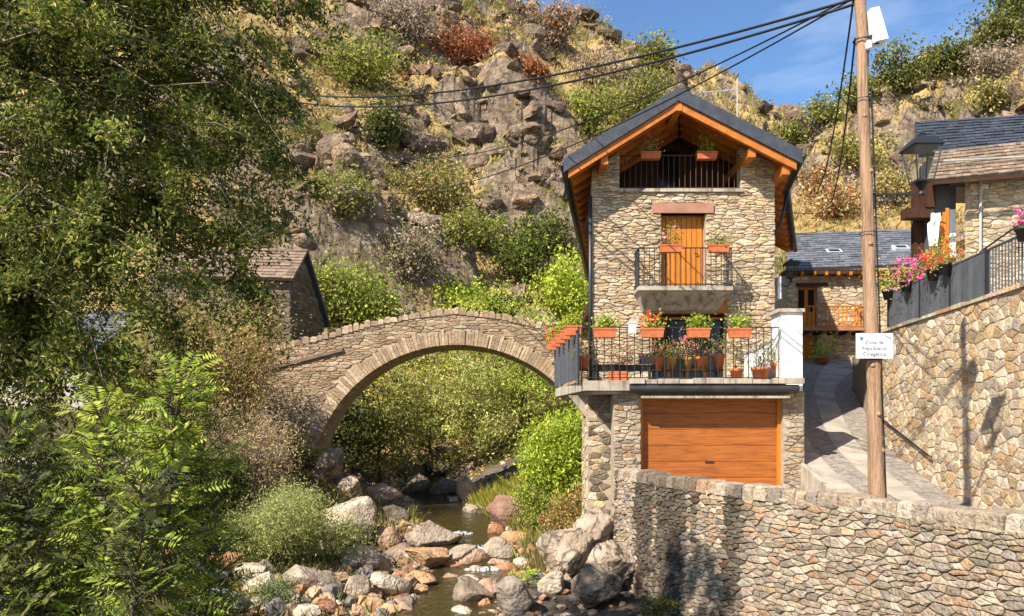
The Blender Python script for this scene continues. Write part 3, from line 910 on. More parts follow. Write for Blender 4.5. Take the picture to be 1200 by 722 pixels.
# loggia back wall of vertical boards
lb = MB(); lb.box(XL + .2, XR - .2, HY + 1.8, HY + 1.9, ZS, 9.0)
lbo = lb.build('loggia_back', M['dark_wood'], house)
x = XL + .3
zz0 = ZS + .02
while x < XR - .35:
    t = max(zz0 + .5, roof_z(x + .08, HY + 1.8) - UND - .05)
    mb = MB(); k = random.uniform(.7, 1.3); mb.c = (k, k, k); mb.box(x, x + .17, HY + 1.765, HY + 1.8, zz0, t); mb.build('board', M['dark_wood'], lbo)
    x += .19
MB().box(hx(786), hx(812), HY + 1.74, HY + 1.763, ZS + .05, ZS + 1.75).build('loggia_window', M['glass'], house)
# reddish lintel, door, terrace opening
MB().box(hx(765), hx(836), HY - .05, HY + .25, D_Z1, hz(238.5)).build('door_lintel', M['lintel'], house)
door = MB().box(D_X0, D_X1, HY + .30, HY + .36, D_Z0, D_Z1).build('door', M['wood'], house)
nb = 8
for i in range(nb):
    a = D_X0 + .03 + (D_X1 - D_X0 - .06) * i / nb; b_ = D_X0 + .03 + (D_X1 - D_X0 - .06) * (i + 1) / nb - .016
    mb = MB(); k = random.uniform(.88, 1.1); mb.c = (k, k, k); mb.box(a, b_, HY + .26, HY + .30, D_Z0 + .03, D_Z1 - .05); mb.build('plank', M['wood'], door)
MB().tube([(D_X1 - .18, HY + .26, 5.0), (D_X1 - .18, HY + .2, 5.0), (D_X1 - .28, HY + .2, 5.0)], .015, 6).build('handle', M['iron'], door)
# glazed terrace door, deep in its opening
td = MB().box(T_X0 - .1, T_X1 + .1, HY + .395, HY + .44, ZT, T_Z1).build('terrace_door', M['dark_wood'], house)
for i in range(4):
    a = T_X0 + (T_X1 - T_X0) * i / 4 + .06; b_ = T_X0 + (T_X1 - T_X0) * (i + 1) / 4 - .06
    MB().box(a, b_, HY + .37, HY + .394, ZT + .12, T_Z1 - .55).build('pane', M['glass'], td)
    mb = MB(); mb.box(a - .05, b_ + .05, HY + .33, HY + .392, T_Z1 - .5, T_Z1 - .44); mb.build('rail', M['wood'], td)
MB().box(T_X0 - .1, T_X1 + .1, HY + .02, HY + .29, T_Z1 - .36, T_Z1 + .05).build('terrace_lintel', M['roof_wood'], house)

# upper balcony
bx0, bx1, by0 = X(748, 21.15), X(859, 21.15), 21.15
bal = MB().box(bx0, bx1, by0, HY - .01, 3.76, 3.87).build('balcony', M['concrete'], house)
MB().hexa([(bx0 + .25, HY - .25, 3.30), (bx1 - .25, HY - .25, 3.30), (bx1 - .25, HY + .02, 3.25), (bx0 + .25, HY + .02, 3.25),
           (bx0 + .05, by0 + .05, 3.757), (bx1 - .05, by0 + .05, 3.757), (bx1 - .05, HY + .02, 3.757), (bx0 + .05, HY + .02, 3.757)]).build('corbel', M['concrete'], bal)
def railing(parent, pts, z0, z1, step, mat, r=.011, rail=.022, posts=(), low=.06):
    """balustrade along plan points; each bar a part"""
    rl = MB()
    for a, b_ in zip(pts, pts[1:]):
        rl.beam((a[0], a[1], z1), (b_[0], b_[1], z1), rail * 2, rail * 1.1)
        rl.beam((a[0], a[1], z0 + low), (b_[0], b_[1], z0 + low), rail * 1.6, rail)
    rl.build('hand_rail', mat, parent)
    bar = None; p0 = None
    for a, b_ in zip(pts, pts[1:]):
        L = math.hypot(b_[0] - a[0], b_[1] - a[1]); n_ = max(1, round(L / step))
        for i in range(n_ + 1):
            q = (a[0] + (b_[0] - a[0]) * i / n_, a[1] + (b_[1] - a[1]) * i / n_)
            if bar is None:
                bar = MB().tube([(q[0], q[1], z0), (q[0], q[1], z1)], r, 6).build('baluster', mat, parent); p0 = q
            else:
                copies(bar, parent, [(q[0] - p0[0], q[1] - p0[1], 0)])
railing(bal, [(bx0 + .03, HY), (bx0 + .03, by0 + .04), (bx1 - .03, by0 + .04), (bx1 - .03, HY)], 3.87, 4.93, .14, M['iron'])
# loggia railing
lg = MB().box(O_X0, O_X1, HY + .05, HY + .11, ZS + .03, ZS + .07).build('loggia_railing', M['iron_brown'], house)
railing(lg, [(O_X0, HY + .08), (O_X1, HY + .08)], ZS + .03, ZS + 1.02, .155, M['iron_brown'])

# roof
def roof_pts(side):
    if side < 0:
        return [(RX, RY), (ridge_x(34.2), 34.2), (3.42, 34.2), (X(661, RY), RY)]
    return [(X(939, RY), RY), (X(921, 24.2), 24.2), (11.05, 30.1), (ridge_x(31.5), 31.5), (ridge_x(34.2), 34.2), (RX, RY)]
def lift(pts, dz): return [Vector((p[0], p[1], roof_z(p[0], p[1]) + dz)) for p in pts]
roof = MB()
roof.slab(lift(roof_pts(-1), 0)[::1], .17)
roof.slab(lift(roof_pts(1), 0.003), .17)
roofo = roof.build('roof', M['slate'], house)
# slate verge bands on the gable and timber below
def verge(x0, x1, dz0, dz1, y0, y1, mat, name):
    mb = MB()
    P = []
    for y in (y0, y1):
        P.append([(x0, y, roof_z(x0, RY) + dz0), (x1, y, roof_z(x1, RY) + dz0), (x1, y, roof_z(x1, RY) + dz1), (x0, y, roof_z(x0, RY) + dz1)])
    a, b_ = P
    mb.hexa([a[0], a[1], b_[1], b_[0], a[3], a[2], b_[2], b_[3]])
    return mb.build(name, mat, roofo)
xl, xr = X(661, RY), X(939, RY)
verge(xl - .02, RX, -.34, .03, RY - .05, RY + .05, M['slate'], 'verge_slate'); verge(RX, xr + .02, -.34, .03, RY - .05, RY + .05, M['slate'], 'verge_slate')
verge(xl + .12, RX, -.56, -.345, RY + .02, RY + .10, M['roof_wood'], 'barge_board'); verge(RX, xr - .12, -.56, -.345, RY + .02, RY + .10, M['roof_wood'], 'barge_board')
# boarded soffit, one board after the other from gable to back
def soffit_board(side, y0, y1):
    mb = MB(); k = random.uniform(.85, 1.12); mb.c = (k, k, k)
    P = []
    for y in (y0, y1):
        if side < 0:
            xe = X(661, RY) + .1 + (3.42 - X(661, RY)) * (y - RY) / 13.1; xi = ridge_x(y) - .02
        else:
            xi = ridge_x(y) + .02
            xe = np.interp(y, [RY, 24.2, 30.1], [X(939, RY), X(921, 24.2), 11.05]) - .1
        P.append((xe, xi))
    (ea, ia), (eb, ib) = P
    d0, d1 = -.175, -.24
    mb.add([(ea, y0, roof_z(ea, y0) + d1), (ia, y0, roof_z(ia, y0) + d1), (ib, y1, roof_z(ib, y1) + d1), (eb, y1, roof_z(eb, y1) + d1),
            (ea, y0, roof_z(ea, y0) + d0), (ia, y0, roof_z(ia, y0) + d0), (ib, y1, roof_z(ib, y1) + d0), (eb, y1, roof_z(eb, y1) + d0)],
           [(3, 2, 1, 0), (4, 5, 6, 7), (0, 1, 5, 4), (1, 2, 6, 5), (2, 3, 7, 6), (3, 0, 4, 7)])
    mb.build('soffit_board', M['roof_wood'], roofo)
y = RY + .105
while y < 29.9:
    soffit_board(-1, y, y + .205); soffit_board(1, y, y + .205); y += .22
while y < 34.0:
    soffit_board(-1, y, y + .40); y += .42
# rafters
y = RY + .5
while y < 34:
    for side in (-1, 1):
        if side > 0 and y > 29.8: continue
        xe = (X(661, RY) + .16 + (3.42 - X(661, RY)) * (y - RY) / 13.1) if side < 0 else float(np.interp(y, [RY, 24.2, 30.1], [X(939, RY), X(921, 24.2), 11.05])) - .16
        xi = ridge_x(y) + side * .06
        mb = MB(); mb.beam((xe, y, roof_z(xe, y) - .33), (xi, y, roof_z(xi, y) - .33), .11, .17, up=(0, 0, 1)); mb.build('rafter', M['roof_wood'], roofo)
    y += .62
# purlin ends and ridge beam
for px in (795, 709, 883, 923):
    x = X(px, RY)
    z = roof_z(x, RY) - (.36 if px == 795 else .54)
    MB().box(x - .10, x + .10, RY + (.0 if px == 795 else .12), HY + 2.2, z - .24, z).build('purlin', M['roof_wood'], roofo)
# gutters and downpipe
gl_ = [(X(661, RY) - .05, RY - .04), (3.36, 34.2)]
MB().tube([(p[0], p[1], roof_z(p[0], p[1]) - .12) for p in gl_], .075, 8).build('gutter', M['zinc'], roofo, True)
MB().tube([(p[0] + .06, p[1], roof_z(p[0], p[1]) - .12) for p in [(X(939, RY), RY - .04), (X(921, 24.2), 24.2), (11.05, 30.1)]], .075, 8).build('gutter', M['zinc'], roofo, True)
MB().tube([(XL - .06, HY - .05, 6.6), (XL - .06, HY - .05, 1.25)], .05, 8).build('downpipe', M['zinc'], house, True)
p = (X(921, 24.2) + .06, 24.2)
MB().tube([(p[0], p[1], roof_z(p[0] - .06, p[1]) - .2), (p[0] - .2, p[1] + .1, 6.4), (XR + .5, 24.6, 5.9), (XR + .3, 24.2, -.5)], .05, 8).build('downpipe', M['zinc'], house, True)

# unseen taller wing, added to cast shade onto the lane
rwo = MB().hexa([(6.0, 24.7, 0), (8.3, 24.7, 0), (11.1, 33, 0), (8.2, 33, 0), (6.0, 24.7, 8.75), (8.3, 24.7, 8.75), (11.1, 33, 11.3), (8.2, 33, 11.3)]).build('added_shade_wing', M['mortar'], house)
rr_ = MB(); rr_.slab([(7.1, 24.6, 9.2), (5.8, 24.6, 8.8), (8.0, 33.2, 11.4), (9.3, 33.2, 12.0)], .15); rr_.slab([(7.1, 24.6, 9.203), (9.3, 33.2, 12.003), (11.2, 33.2, 11.4), (8.36, 24.6, 8.8)], .15)
rr_.build('rear_roof', M['slate'], rwo)  # roof of the added shading wing

# garage storey
GY = 20.3
def gx_(px): return X(px, GY)
g0, g1, dx0, dx1 = gx_(719), gx_(943), gx_(751), gx_(918)
gz1 = Z(468, GY)
gw = MB()
gw.box(g0, dx0, GY + .03, HY, -2.4, .93); gw.box(dx1, g1, GY + .03, HY + .5, -2.4, .93); gw.box(dx0, dx1, GY + .03, GY + .5, gz1 + .1, .93)
gw.box(X(689, 20.9), g0 + .0, 20.9, 22.6, -5.2, .93)
gwo = gw.build('garage_wall', M['mortar'], house)
for (a, b_, sd) in ((g0, dx0, 31), (dx1, g1, 32)):
    masonry(gwo, cells(a, b_, -1.9, .93, .27, .10, sd, jit=.45, hv=.4), pl_front(GY + .03), .008, .05, M['stone'], PAL_WALL, sd, 90)
masonry(gwo, cells(X(689, 20.9), g0, -4.9, .9, .28, .14, 33, jit=.45, hv=.4), pl_front(20.9), .008, .04, M['streaked'], PAL_FACADE, 33, 90,
        tintf=lambda c, poly, vs, r: tuple(x * (.35 if float(fbm(vs[0][0] * 7, vs[0][2] * .2, 0, 2, 4)) > .53 else 1.1) for x in c))
# left cheek of the buttress and of the garage
def pl_left(xp): return lambda u, v, d: (xp - d, u, v)
masonry(gwo, cells(20.92, 22.5, -4.9, .9, .3, .14, 34, jit=.45), pl_left(X(689, 20.9)), .008, .04, M['streaked'], PAL_FACADE, 34, 60, flip=True)
# garage door of broad horizontal boards
gd = MB().box(dx0, dx1, GY + .32, GY + .38, -1.79, gz1 + .1).build('garage_door', M['wood_h'], house)
npl = 6
for i in range(npl):
    z0 = -1.78 + (gz1 + 1.86) * i / npl; z1 = -1.78 + (gz1 + 1.86) * (i + 1) / npl - .014
    mb = MB(); k = random.uniform(.93, 1.06); mb.c = (k, k, k); mb.box(dx0 + .09, dx1 - .09, GY + .285, GY + .32, z0, z1); mb.build('door_panel', M['wood_h'], gd)
MB().box(dx0, dx0 + .085, GY + .2, GY + .318, -1.79, gz1 + .09).build('door_frame', M['wood'], gd)
MB().box(dx1 - .085, dx1, GY + .2, GY + .318, -1.79, gz1 + .09).build('door_frame', M['wood'], gd)
MB().box(dx0 - .05, dx1 + .05, GY - .35, GY + .3, gz1 + .02, gz1 + .085).build('door_head', M['concrete'], gd)
MB().beam(((dx0 + dx1) / 2 - .12, GY + .27, -.95), ((dx0 + dx1) / 2 + .12, GY + .27, -.95), .03, .03).build('door_handle', M['iron'], gd)
# terrace slab with a slanting corner over the river
TER = [(X(684, 20.0), 20.0), (7.12, 20.0), (7.12, 22.03), (XL, 22.03), (2.75, 25.2), (X(654, 25), 25.2), (X(651, 24), 24.2)]
ter = MB(); ter.prism(TER, .94, ZT)
ter.prism([(p[0] + (.18 if p[0] < 2.4 else 0), p[1] + (.15 if p[1] < 20.5 else 0)) for p in TER], .86, .938)
tero = ter.build('terrace', M['concrete'], house)
MB().hexa([(2.05, 21.2, .25), (2.25, 21.2, .25), (2.25, 21.4, .25), (2.05, 21.4, .25), (1.55, 21.1, .86), (2.25, 21.1, .86), (2.25, 21.45, .86), (1.55, 21.45, .86)]).build('bracket', M['concrete'], tero)
# rounded zinc edge over the garage
mb = MB()
pts = []
for k in range(9):
    a = math.pi * (.5 + k / 8.0)
    pts.append((19.95 + .13 * math.cos(a), .985 + .105 * math.sin(a)))
pts = [(20.25, 1.10)] + pts + [(20.25, .88)]
xa, xb = X(738, 19.9), X(936, 19.9)
nn = len(pts)
mb.add([(xa, p[0], p[1]) for p in pts] + [(xb, p[0], p[1]) for p in pts], [(i, i + 1, nn + i + 1, nn + i) for i in range(nn - 1)] + [tuple(range(nn))[::-1], tuple(range(nn, 2 * nn))])
mb.build('zinc_edge', M['zinc'], tero, False)
r = random.Random(8); x = X(738, 19.9)
while x < X(914, 19.9):                       # uneven stone slabs on the edge
    w_ = r.uniform(.3, .7); mb = MB(); k = r.uniform(.8, 1.2); mb.c = (k, k, k)
    mb.box(x, x + w_ - .02, 19.86 + r.uniform(-.05, .02), 19.995, ZT - .085, ZT + r.uniform(.02, .06)); mb.build('edge_slab', M['concrete'], tero); x += w_
railing(tero, [(X(684, 20.1) - .06, 20.08), (6.98, 20.08)], ZT + .02, Z(384, 20.1), .2, M['iron'], r=.012)
MB().box(X(678, 20.05) - .02, X(678, 20.05) + .03, 20.05, 20.1, ZT - .1, Z(383, 20.1)).build('corner_post', M['iron'], tero)
# boarded side of the terrace
s0, s1 = Vector((X(677, 20.1), 20.1, 0)), Vector((X(650, 24.6), 24.6, 0))
MB().beam((s0.x, s0.y, 2.5), (s1.x, s1.y, 2.5), .05, .06).build('side_rail', M['iron'], tero)
nbd = 18
for i in range(nbd):
    a = s0.lerp(s1, (i + .08) / nbd); b_ = s0.lerp(s1, (i + .90) / nbd)
    mb = MB(); k = random.uniform(.85, 1.15); mb.c = (k, k, k * 1.08); mb.beam((a.x, a.y, 1.86), (b_.x, b_.y, 1.86), .03, 1.22); mb.build('side_board', M['fence'], tero)
# white pillar and stepped white wall
MB().box(X(915, 20.15), X(940.5, 20.15), 20.15, 20.9, .935, Z(366, 20.15)).build('white_pillar', M['white'], house)
MB().box(X(912, 20.1), X(943, 20.1), 20.08, 20.97, Z(366, 20.15), Z(361.5, 20.1)).build('pillar_cap', M['concrete'], house)
MB().hexa([(6.62, 20.95, 1.2), (7.5, 20.95, 1.2), (7.5, 21.9, 1.2), (6.62, 21.9, 1.2), (6.62, 20.95, 2.05), (7.5, 20.95, 2.6), (7.5, 21.9, 2.6), (6.62, 21.9, 2.05)]).build('white_wall', M['white'], house)
MB().hexa([(6.6, 20.92, 2.053), (7.5, 20.92, 2.603), (7.5, 21.93, 2.603), (6.6, 21.93, 2.053), (6.6, 20.92, 2.12), (7.5, 20.92, 2.67), (7.5, 21.93, 2.67), (6.6, 21.93, 2.12)]).build('white_wall_cap', M['concrete'], house)

# ------------------------------------------------------------------ bridge
BY0, BY1 = 30.0, 32.2
def bxp(px): return X(px, BY0)
bcx, bcz, bR = bxp(535), Z(576, BY0), 172 / 30.0
br = thing('stone_bridge', (bcx, 31, -4), 'humpbacked stone arch bridge over the stream with upright coping stones', 'bridge')
BT = [(200, 440), (300, 412), (336, 402), (388, 390), (437, 376), (481, 368), (533, 362), (585, 368), (629, 378), (660, 392), (720, 414), (800, 440)]
def btop(x): return float(np.interp(x, [bxp(p[0]) for p in BT], [Z(p[1], BY0) for p in BT]))
def bint(x):
    d = x - bcx
    return bcz + math.sqrt(max(bR ** 2 - d * d, 0)) if abs(d) < bR else -9
RING = .56
xs = list(np.linspace(bxp(296), bcx - bR, 10)) + [bcx - bR * math.cos(a) for a in np.linspace(.02, math.pi - .02, 70)] + list(np.linspace(bcx + bR, bxp(800), 8))
def strip(mb, y0, y1, top, bot):
    for a, b_ in zip(xs, xs[1:]):
        if b_ - a < 1e-5: continue
        xm = (a + b_) / 2
        inside_ = abs(xm - bcx) < bR
        za = bot(a) if inside_ else -5.5; zb = bot(b_) if inside_ else -5.5
        if inside_:
            za = max(za, -5.5); zb = max(zb, -5.5)
        mb.add([(a, y0, za), (b_, y0, zb), (b_, y1, zb), (a, y1, za), (a, y0, top(a)), (b_, y0, top(b_)), (b_, y1, top(b_)), (a, y1, top(a))],
               [(3, 2, 1, 0), (4, 5, 6, 7), (0, 1, 5, 4), (2, 3, 7, 6)])
bb = MB()
strip(bb, BY0 + .03, BY1, lambda x: btop(x) - .7, bint)
for y0, y1 in ((BY0 + .03, BY0 + .35), (BY1 - .32, BY1)):
    for a, b_ in zip(xs, xs[1:]):
        bb.add([(a, y0, btop(a) - .71), (b_, y0, btop(b_) - .71), (b_, y1, btop(b_) - .71), (a, y1, btop(a) - .71), (a, y0, btop(a) - .16), (b_, y0, btop(b_) - .16), (b_, y1, btop(b_) - .16), (a, y1, btop(a) - .16)],
               [(4, 5, 6, 7), (0, 1, 5, 4), (2, 3, 7, 6)])
bbo = bb.build('bridge_body', M['mortar'], br)
# voussoirs
r = random.Random(12)
a = R(8)
while a < R(160):
    da = r.uniform(.10, .16) / bR; t = RING * r.uniform(.82, 1.12)
    c0, c1 = a, a + da * .9
    mb = MB(); k = r.uniform(.85, 1.15); base = r.choice(PAL_BRIDGE); mb.c = tuple(min(1, x * 1.12 * k) for x in base)
    pr = r.uniform(.02, .07)
    P = []
    for y in (BY0 - pr, BY0 + .9):
        for ang, rad in ((c0, bR - .005), (c1, bR - .005), (c1, bR + t), (c0, bR + t)):
            P.append((bcx - math.cos(ang) * rad, y, bcz + math.sin(ang) * rad))
    mb.add(P, [(0, 1, 2, 3)[::-1], (0, 4, 5, 1)[::-1], (1, 5, 6, 2)[::-1], (2, 6, 7, 3)[::-1], (3, 7, 4, 0)[::-1]])
    mb.build('voussoir', M['stone'], br)
    a += da
def br_planes(u, v):
    out = []
    dx, dz = u - bcx, v - bcz; L = math.hypot(dx, dz)
    if L < bR + RING + 1.0 and dz > -1: out.append((-dx / L, -dz / L, -(bR + RING * .98) - (dx * bcx + dz * bcz) / L))
    for i in range(len(BT) - 1):
        x0, x1 = bxp(BT[i][0]), bxp(BT[i + 1][0])
        if x0 - .4 < u < x1 + .4:
            z0, z1 = Z(BT[i][1], BY0) - .17, Z(BT[i + 1][1], BY0) - .17
            s = (z1 - z0) / (x1 - x0); out.append((-s, 1, z0 - s * x0))
    return out
def br_in(u, v):
    dx, dz = u - bcx, v - bcz
    return (math.hypot(dx, dz) > bR + RING or (dz < 0 and abs(dx) > bR + .25)) and v < btop(u) - .18 and not (dz < 0 and u > bcx)
masonry(bbo, cells(bxp(270), bxp(722), -4.2, 5, .33, .10, 61, planes=br_planes, inside=br_in, jit=.45, hv=.4), pl_front(BY0 + .03), .008, .05, M['stone'], PAL_BRIDGE, 62, 300, rough=.5)
# ledge under the left parapet
MB().hexa([(bxp(300), BY0 - .10, btop(bxp(300)) - .86), (bxp(402), BY0 - .1, btop(bxp(402)) - .86), (bxp(402), BY0 + .03, btop(bxp(402)) - .86), (bxp(300), BY0 + .03, btop(bxp(300)) - .86),
           (bxp(300), BY0 - .12, btop(bxp(300)) - .74), (bxp(402), BY0 - .12, btop(bxp(402)) - .74), (bxp(402), BY0 + .03, btop(bxp(402)) - .74), (bxp(300), BY0 + .03, btop(bxp(300)) - .74)]).build('ledge', M['brown_slab'], br)
for y0 in (BY0 - .04, BY1 - .36):
    x = bxp(300)
    while x < bxp(725):
        w_ = r.uniform(.14, .30); hh = r.uniform(.16, .30); tl = r.uniform(-.05, .05)
        mb = MB(); k = r.uniform(.85, 1.2); base = r.choice(PAL_BRIDGE); mb.c = tuple(min(1, q * k) for q in base)
        z = btop(x + w_ / 2) - .17
        a_, b_ = x, x + w_ - .02
        mb.add([(a_, y0, z - .03), (b_, y0, z - .03), (b_, y0 + .4, z - .03), (a_, y0 + .4, z - .03), (a_ + tl, y0 + .01, z + hh * .7), (b_ + tl, y0 + .02, z + hh * .75), (b_ + tl, y0 + .38, z + hh * .75), (a_ + tl, y0 + .39, z + hh * .7),
                (a_ + tl + w_ * .22, y0 + .07, z + hh), (b_ + tl - w_ * .22, y0 + .07, z + hh), (b_ + tl - w_ * .22, y0 + .33, z + hh), (a_ + tl + w_ * .22, y0 + .33, z + hh)],
               [(0, 1, 5, 4), (1, 2, 6, 5), (2, 3, 7, 6), (3, 0, 4, 7), (4, 5, 9, 8), (5, 6, 10, 9), (6, 7, 11, 10), (7, 4, 8, 11), (8, 9, 10, 11)])
        mb.build('coping_stone', M['stone'], br)
        x += w_

# ------------------------------------------------------------------ fence on the retaining wall
fence = thing('terrace_fence', (10.4, 18.5, RT), 'dark grey metal fence along the top of the retaining wall', 'fence')
FZ0, FZ1 = RT + .12, RT + 1.08
def fp(u, d=-.12):
    q = place_r(u, 0, d); return Vector((q[0], q[1], 0))
uA, uM, uB = 1.2, 7.2, 12.75                  # open bars near, boards beyond
U17 = uM
for (a, b_) in ((uA, uM), (uM, uB)):
    n_ = 8
    mb = MB(); pts = [fp(a + (b_ - a) * i / n_) for i in range(n_ + 1)]
    mb.tube([(q.x, q.y, FZ1 + .02) for q in pts], .028, 6); mb.build('top_rail', M['fence'], fence)
    mb = MB(); mb.tube([(q.x, q.y, FZ0 - .02) for q in pts], .02, 6); mb.build('bottom_rail', M['fence'], fence)
u = uA; first = None
while u < uM - .05:
    q = fp(u)
    if first is None:
        first = MB().box(q.x - .011, q.x + .011, q.y - .011, q.y + .011, FZ0 - .02, FZ1).build('bar', M['fence'], fence); q0 = q
    else: copies(first, fence, [q - q0])
    u += .125
first = None
u = uM + .08
while u < uB:
    a, b_ = fp(u), fp(min(u + .172, uB))
    mb = MB(); k = random.uniform(.85, 1.2); mb.c = (k, k, k); mb.beam((a.x, a.y, (FZ0 + FZ1) / 2), (b_.x, b_.y, (FZ0 + FZ1) / 2), .018, FZ1 - FZ0); mb.build('fence_board', M['fence'], fence)
    u += .182
for u in (uA, 4.2, uM, 8.9, 10.6, uB):
    q = fp(u)
    MB().box(q.x - .03, q.x + .03, q.y - .03, q.y + .03, RT + .04, FZ1 + .05).build('post', M['iron'], fence)
# curved extra rail above the bars
pts = [fp(uM + .3 - t * 3.4) for t in np.linspace(0, 1, 10)]
MB().tube([(q.x, q.y, FZ1 + .05 + .30 * math.sin(t * 1.5)) for q, t in zip(pts, np.linspace(0, 1, 10))], .02, 6).build('curved_rail', M['iron'], fence)

# ------------------------------------------------------------------ far house up the lane
FY = 36.0
def fx(px): return X(px, FY)
def fz(py): return Z(py, FY)
fh = thing('far_house', (fx(1000), FY, fz(421)), 'stone house with grey slate roof and orange balcony at the top of the lane', 'house')
w0, w1 = fx(921), fx(1092)
fd0, fd1, fdz0, fdz1 = fx(935), fx(957.5), fz(386), fz(336)
fg0, fg1, fgz1 = fx(936), fx(956), fz(394)
fw = MB()
fw.box(w0, fd0, FY, FY + 6, 1.5, fz(316)); fw.box(fd1, w1, FY, FY + 6, 1.5, fz(316)); fw.box(fd0, fd1, FY, FY + .4, fdz1, fz(316)); fw.box(fd0, fd1, FY, FY + .4, fgz1, fdz0)
fwo = fw.build('wall', M['mortar'], fh)
hol = [(fd0, fd1, 0, fdz1)]
masonry(fwo, cells(w0, w1, fz(424), fz(316), .45, .15, 81, planes=rect_planes(hol), inside=rect_inside(hol), jit=.4), pl_front(FY), .012, .05, M['stone'], [tuple(min(1, c * 1.05) for c in q) for q in PAL_FACADE], 82, 120)
MB().box(fd0 - .1, fd1 + .5, FY - .06, FY + .2, fdz1 + .002, fdz1 + .16).build('door_lintel', M['dark_wood'], fh)
d_ = MB().box(fd0, fd1, FY + .18, FY + .24, fdz0, fdz1).build('door', M['wood'], fh)
for i in range(2):
    a = fd0 + (fd1 - fd0) * i / 2 + .05; b_ = fd0 + (fd1 - fd0) * (i + 1) / 2 - .05
    MB().box(a, b_, FY + .14, FY + .18, fdz0 + .1, fdz0 + .75).build('panel', M['wood'], d_)
    MB().box(a + .04, b_ - .04, FY + .15, FY + .18, fdz0 + .85, fdz1 - .12).build('pane', M['glass'], d_)
MB().box(fg0, fg1, FY + .14, FY + .2, fz(424), fgz1).build('lower_door', M['wood'], fh)
fb = MB().box(fx(934), fx(1003), FY - .9, FY - .003, fdz0 - .16, fdz0 - .02).build('balcony', M['lintel'], fh)
railing(fb, [(fx(934) + .05, FY - .85), (fx(1003) - .05, FY - .85), (fx(1003) - .05, FY)], fdz0 - .02, fdz0 + .95, .19, M['wood'], r=.026, rail=.05)
for i in range(5):
    x = fx(934) + .15 + i * .6
    MB().box(x, x + .12, FY - .8, FY, fdz0 - .30, fdz0 - .163).build('joist', M['dark_wood'], fb)
# slate roof: boards of slates in courses
def slate_roof(parent, c00, c10, c11, c01, courses, cols, mat, seed, thick=.04, lim=300):
    """c00 lower left, c10 lower right, c11 upper right, c01 upper left"""
    r = random.Random(seed)
    A, B, C, D = [Vector(p) for p in (c00, c10, c11, c01)]
    nrm = (B - A).cross(D - A).normalized()
    base = MB(); base.add([A - nrm * .1, B - nrm * .1, C - nrm * .1, D - nrm * .1, A, B, C, D], [(3, 2, 1, 0), (4, 5, 6, 7), (0, 1, 5, 4), (1, 2, 6, 5), (2, 3, 7, 6), (3, 0, 4, 7)])
    ro = base.build('roof', mat, parent)
    pt = lambda s, t: (A.lerp(B, s)).lerp(D.lerp(C, s), t)
    mb = MB()
    for j in range(courses):
        t0, t1 = j / courses, min(1, (j + 1.25) / courses)
        s = -r.uniform(0, 1) / cols
        while s < 1:
            ds = r.uniform(.7, 1.3) / cols
            a, b_ = max(s + .04 / cols, 0), min(s + ds, 1)
            if b_ - a > .1 / cols:
                k = r.uniform(.72, 1.25); mb.c = (k, k, k * r.uniform(.98, 1.06))
                h0 = thick * r.uniform(.8, 1.5); h1 = thick * .35
                P = [pt(a, t0) + nrm * .004, pt(b_, t0) + nrm * .004, pt(b_, t1) + nrm * .004, pt(a, t1) + nrm * .004]
                Q = [pt(a, t0 + r.uniform(-.02, .02) / courses) + nrm * h0, pt(b_, t0) + nrm * h0, pt(b_, t1) + nrm * h1, pt(a, t1) + nrm * h1]
                mb.hexa(P + Q)
            s += ds
    o = mb.build('slates', mat, ro); o["kind"] = "stuff"
    return ro
ry = FY + 3.6
rf = slate_roof(fh, (fx(916), FY - .5, fz(318)), (fx(1096), FY - .5, fz(312)), (X(1092, ry), ry, Z(268, ry)), (X(926, ry), ry, Z(274, ry)), 16, 22, M['slate_far'], 90, .045)
MB().box(fx(916), fx(1096), FY - .45, FY + .1, fz(312) - .45, fz(312) - .28).build('eave_board', M['dark_wood'], rf)
for px in range(922, 1092, 14):
    x = fx(px); MB().box(x - .06, x + .06, FY - .5, FY + .05, fz(318) - .26, fz(318) - .11).build('rafter_end', M['wood'], rf)
for px, py in ((977, 296.5), (1055, 292)):
    y = 37.27 if px < 1000 else 37.17
    c = Vector((X(px, y), y, Z(py, y)))
    dv = Vector((0, 4.1, Z(270, ry) - fz(315))).normalized()
    up = Vector((0, -dv.z, dv.y))
    sk = MB()
    w_, h_ = .36, .42
    P = [c + Vector((-w_, 0, 0)) - dv * h_ / 2, c + Vector((w_, 0, 0)) - dv * h_ / 2, c + Vector((w_, 0, 0)) + dv * h_ / 2, c + Vector((-w_, 0, 0)) + dv * h_ / 2]
    sk.hexa([p - up * .1 for p in P] + [p + up * .13 for p in P])
    so = sk.build('skylight', M['white_metal'], rf)
    P2 = [c + (p - c) * .74 for p in P]
    MB().hexa([p + up * .131 for p in P2] + [p + up * .14 for p in P2]).build('pane', M['glass'], so)

# ------------------------------------------------------------------ upper right house
UY = 25.0
uh = thing('upper_house', (16, UY, RT), 'stone house with two slate roofs above the retaining wall at right', 'house')
ux0 = X(1131, UY)
uw = MB(); uw.prism([(ux0, UY), (ux0 + 8, UY), (ux0 + 11, UY + 6), (ux0 + 3.6, UY + 6)], 2.6, 8.6)
uwo = uw.build('wall', M['mortar'], uh)
masonry(uwo, cells(ux0, ux0 + 2.4, 4.2, Z(212, UY), .36, .12, 85, jit=.4), pl_front(UY), .01, .05, M['stone'], PAL_FACADE, 86, 120)
MB().box(X(1088, UY), ux0, UY + .9, UY + 1.1, 2.6, 8.2).build('porch_wall', M['dark_wood'], uh)
MB().box(X(1100, UY), ux0 - .01, UY + .5, UY + .88, 4.2, 8.0).build('porch_panel', M['fence'], uh)
MB().box(X(1114, UY + .4), X(1121, UY + .4), UY + .44, UY + .49, 5.6, 7.2).build('porch_window', M['white_metal'], uh)
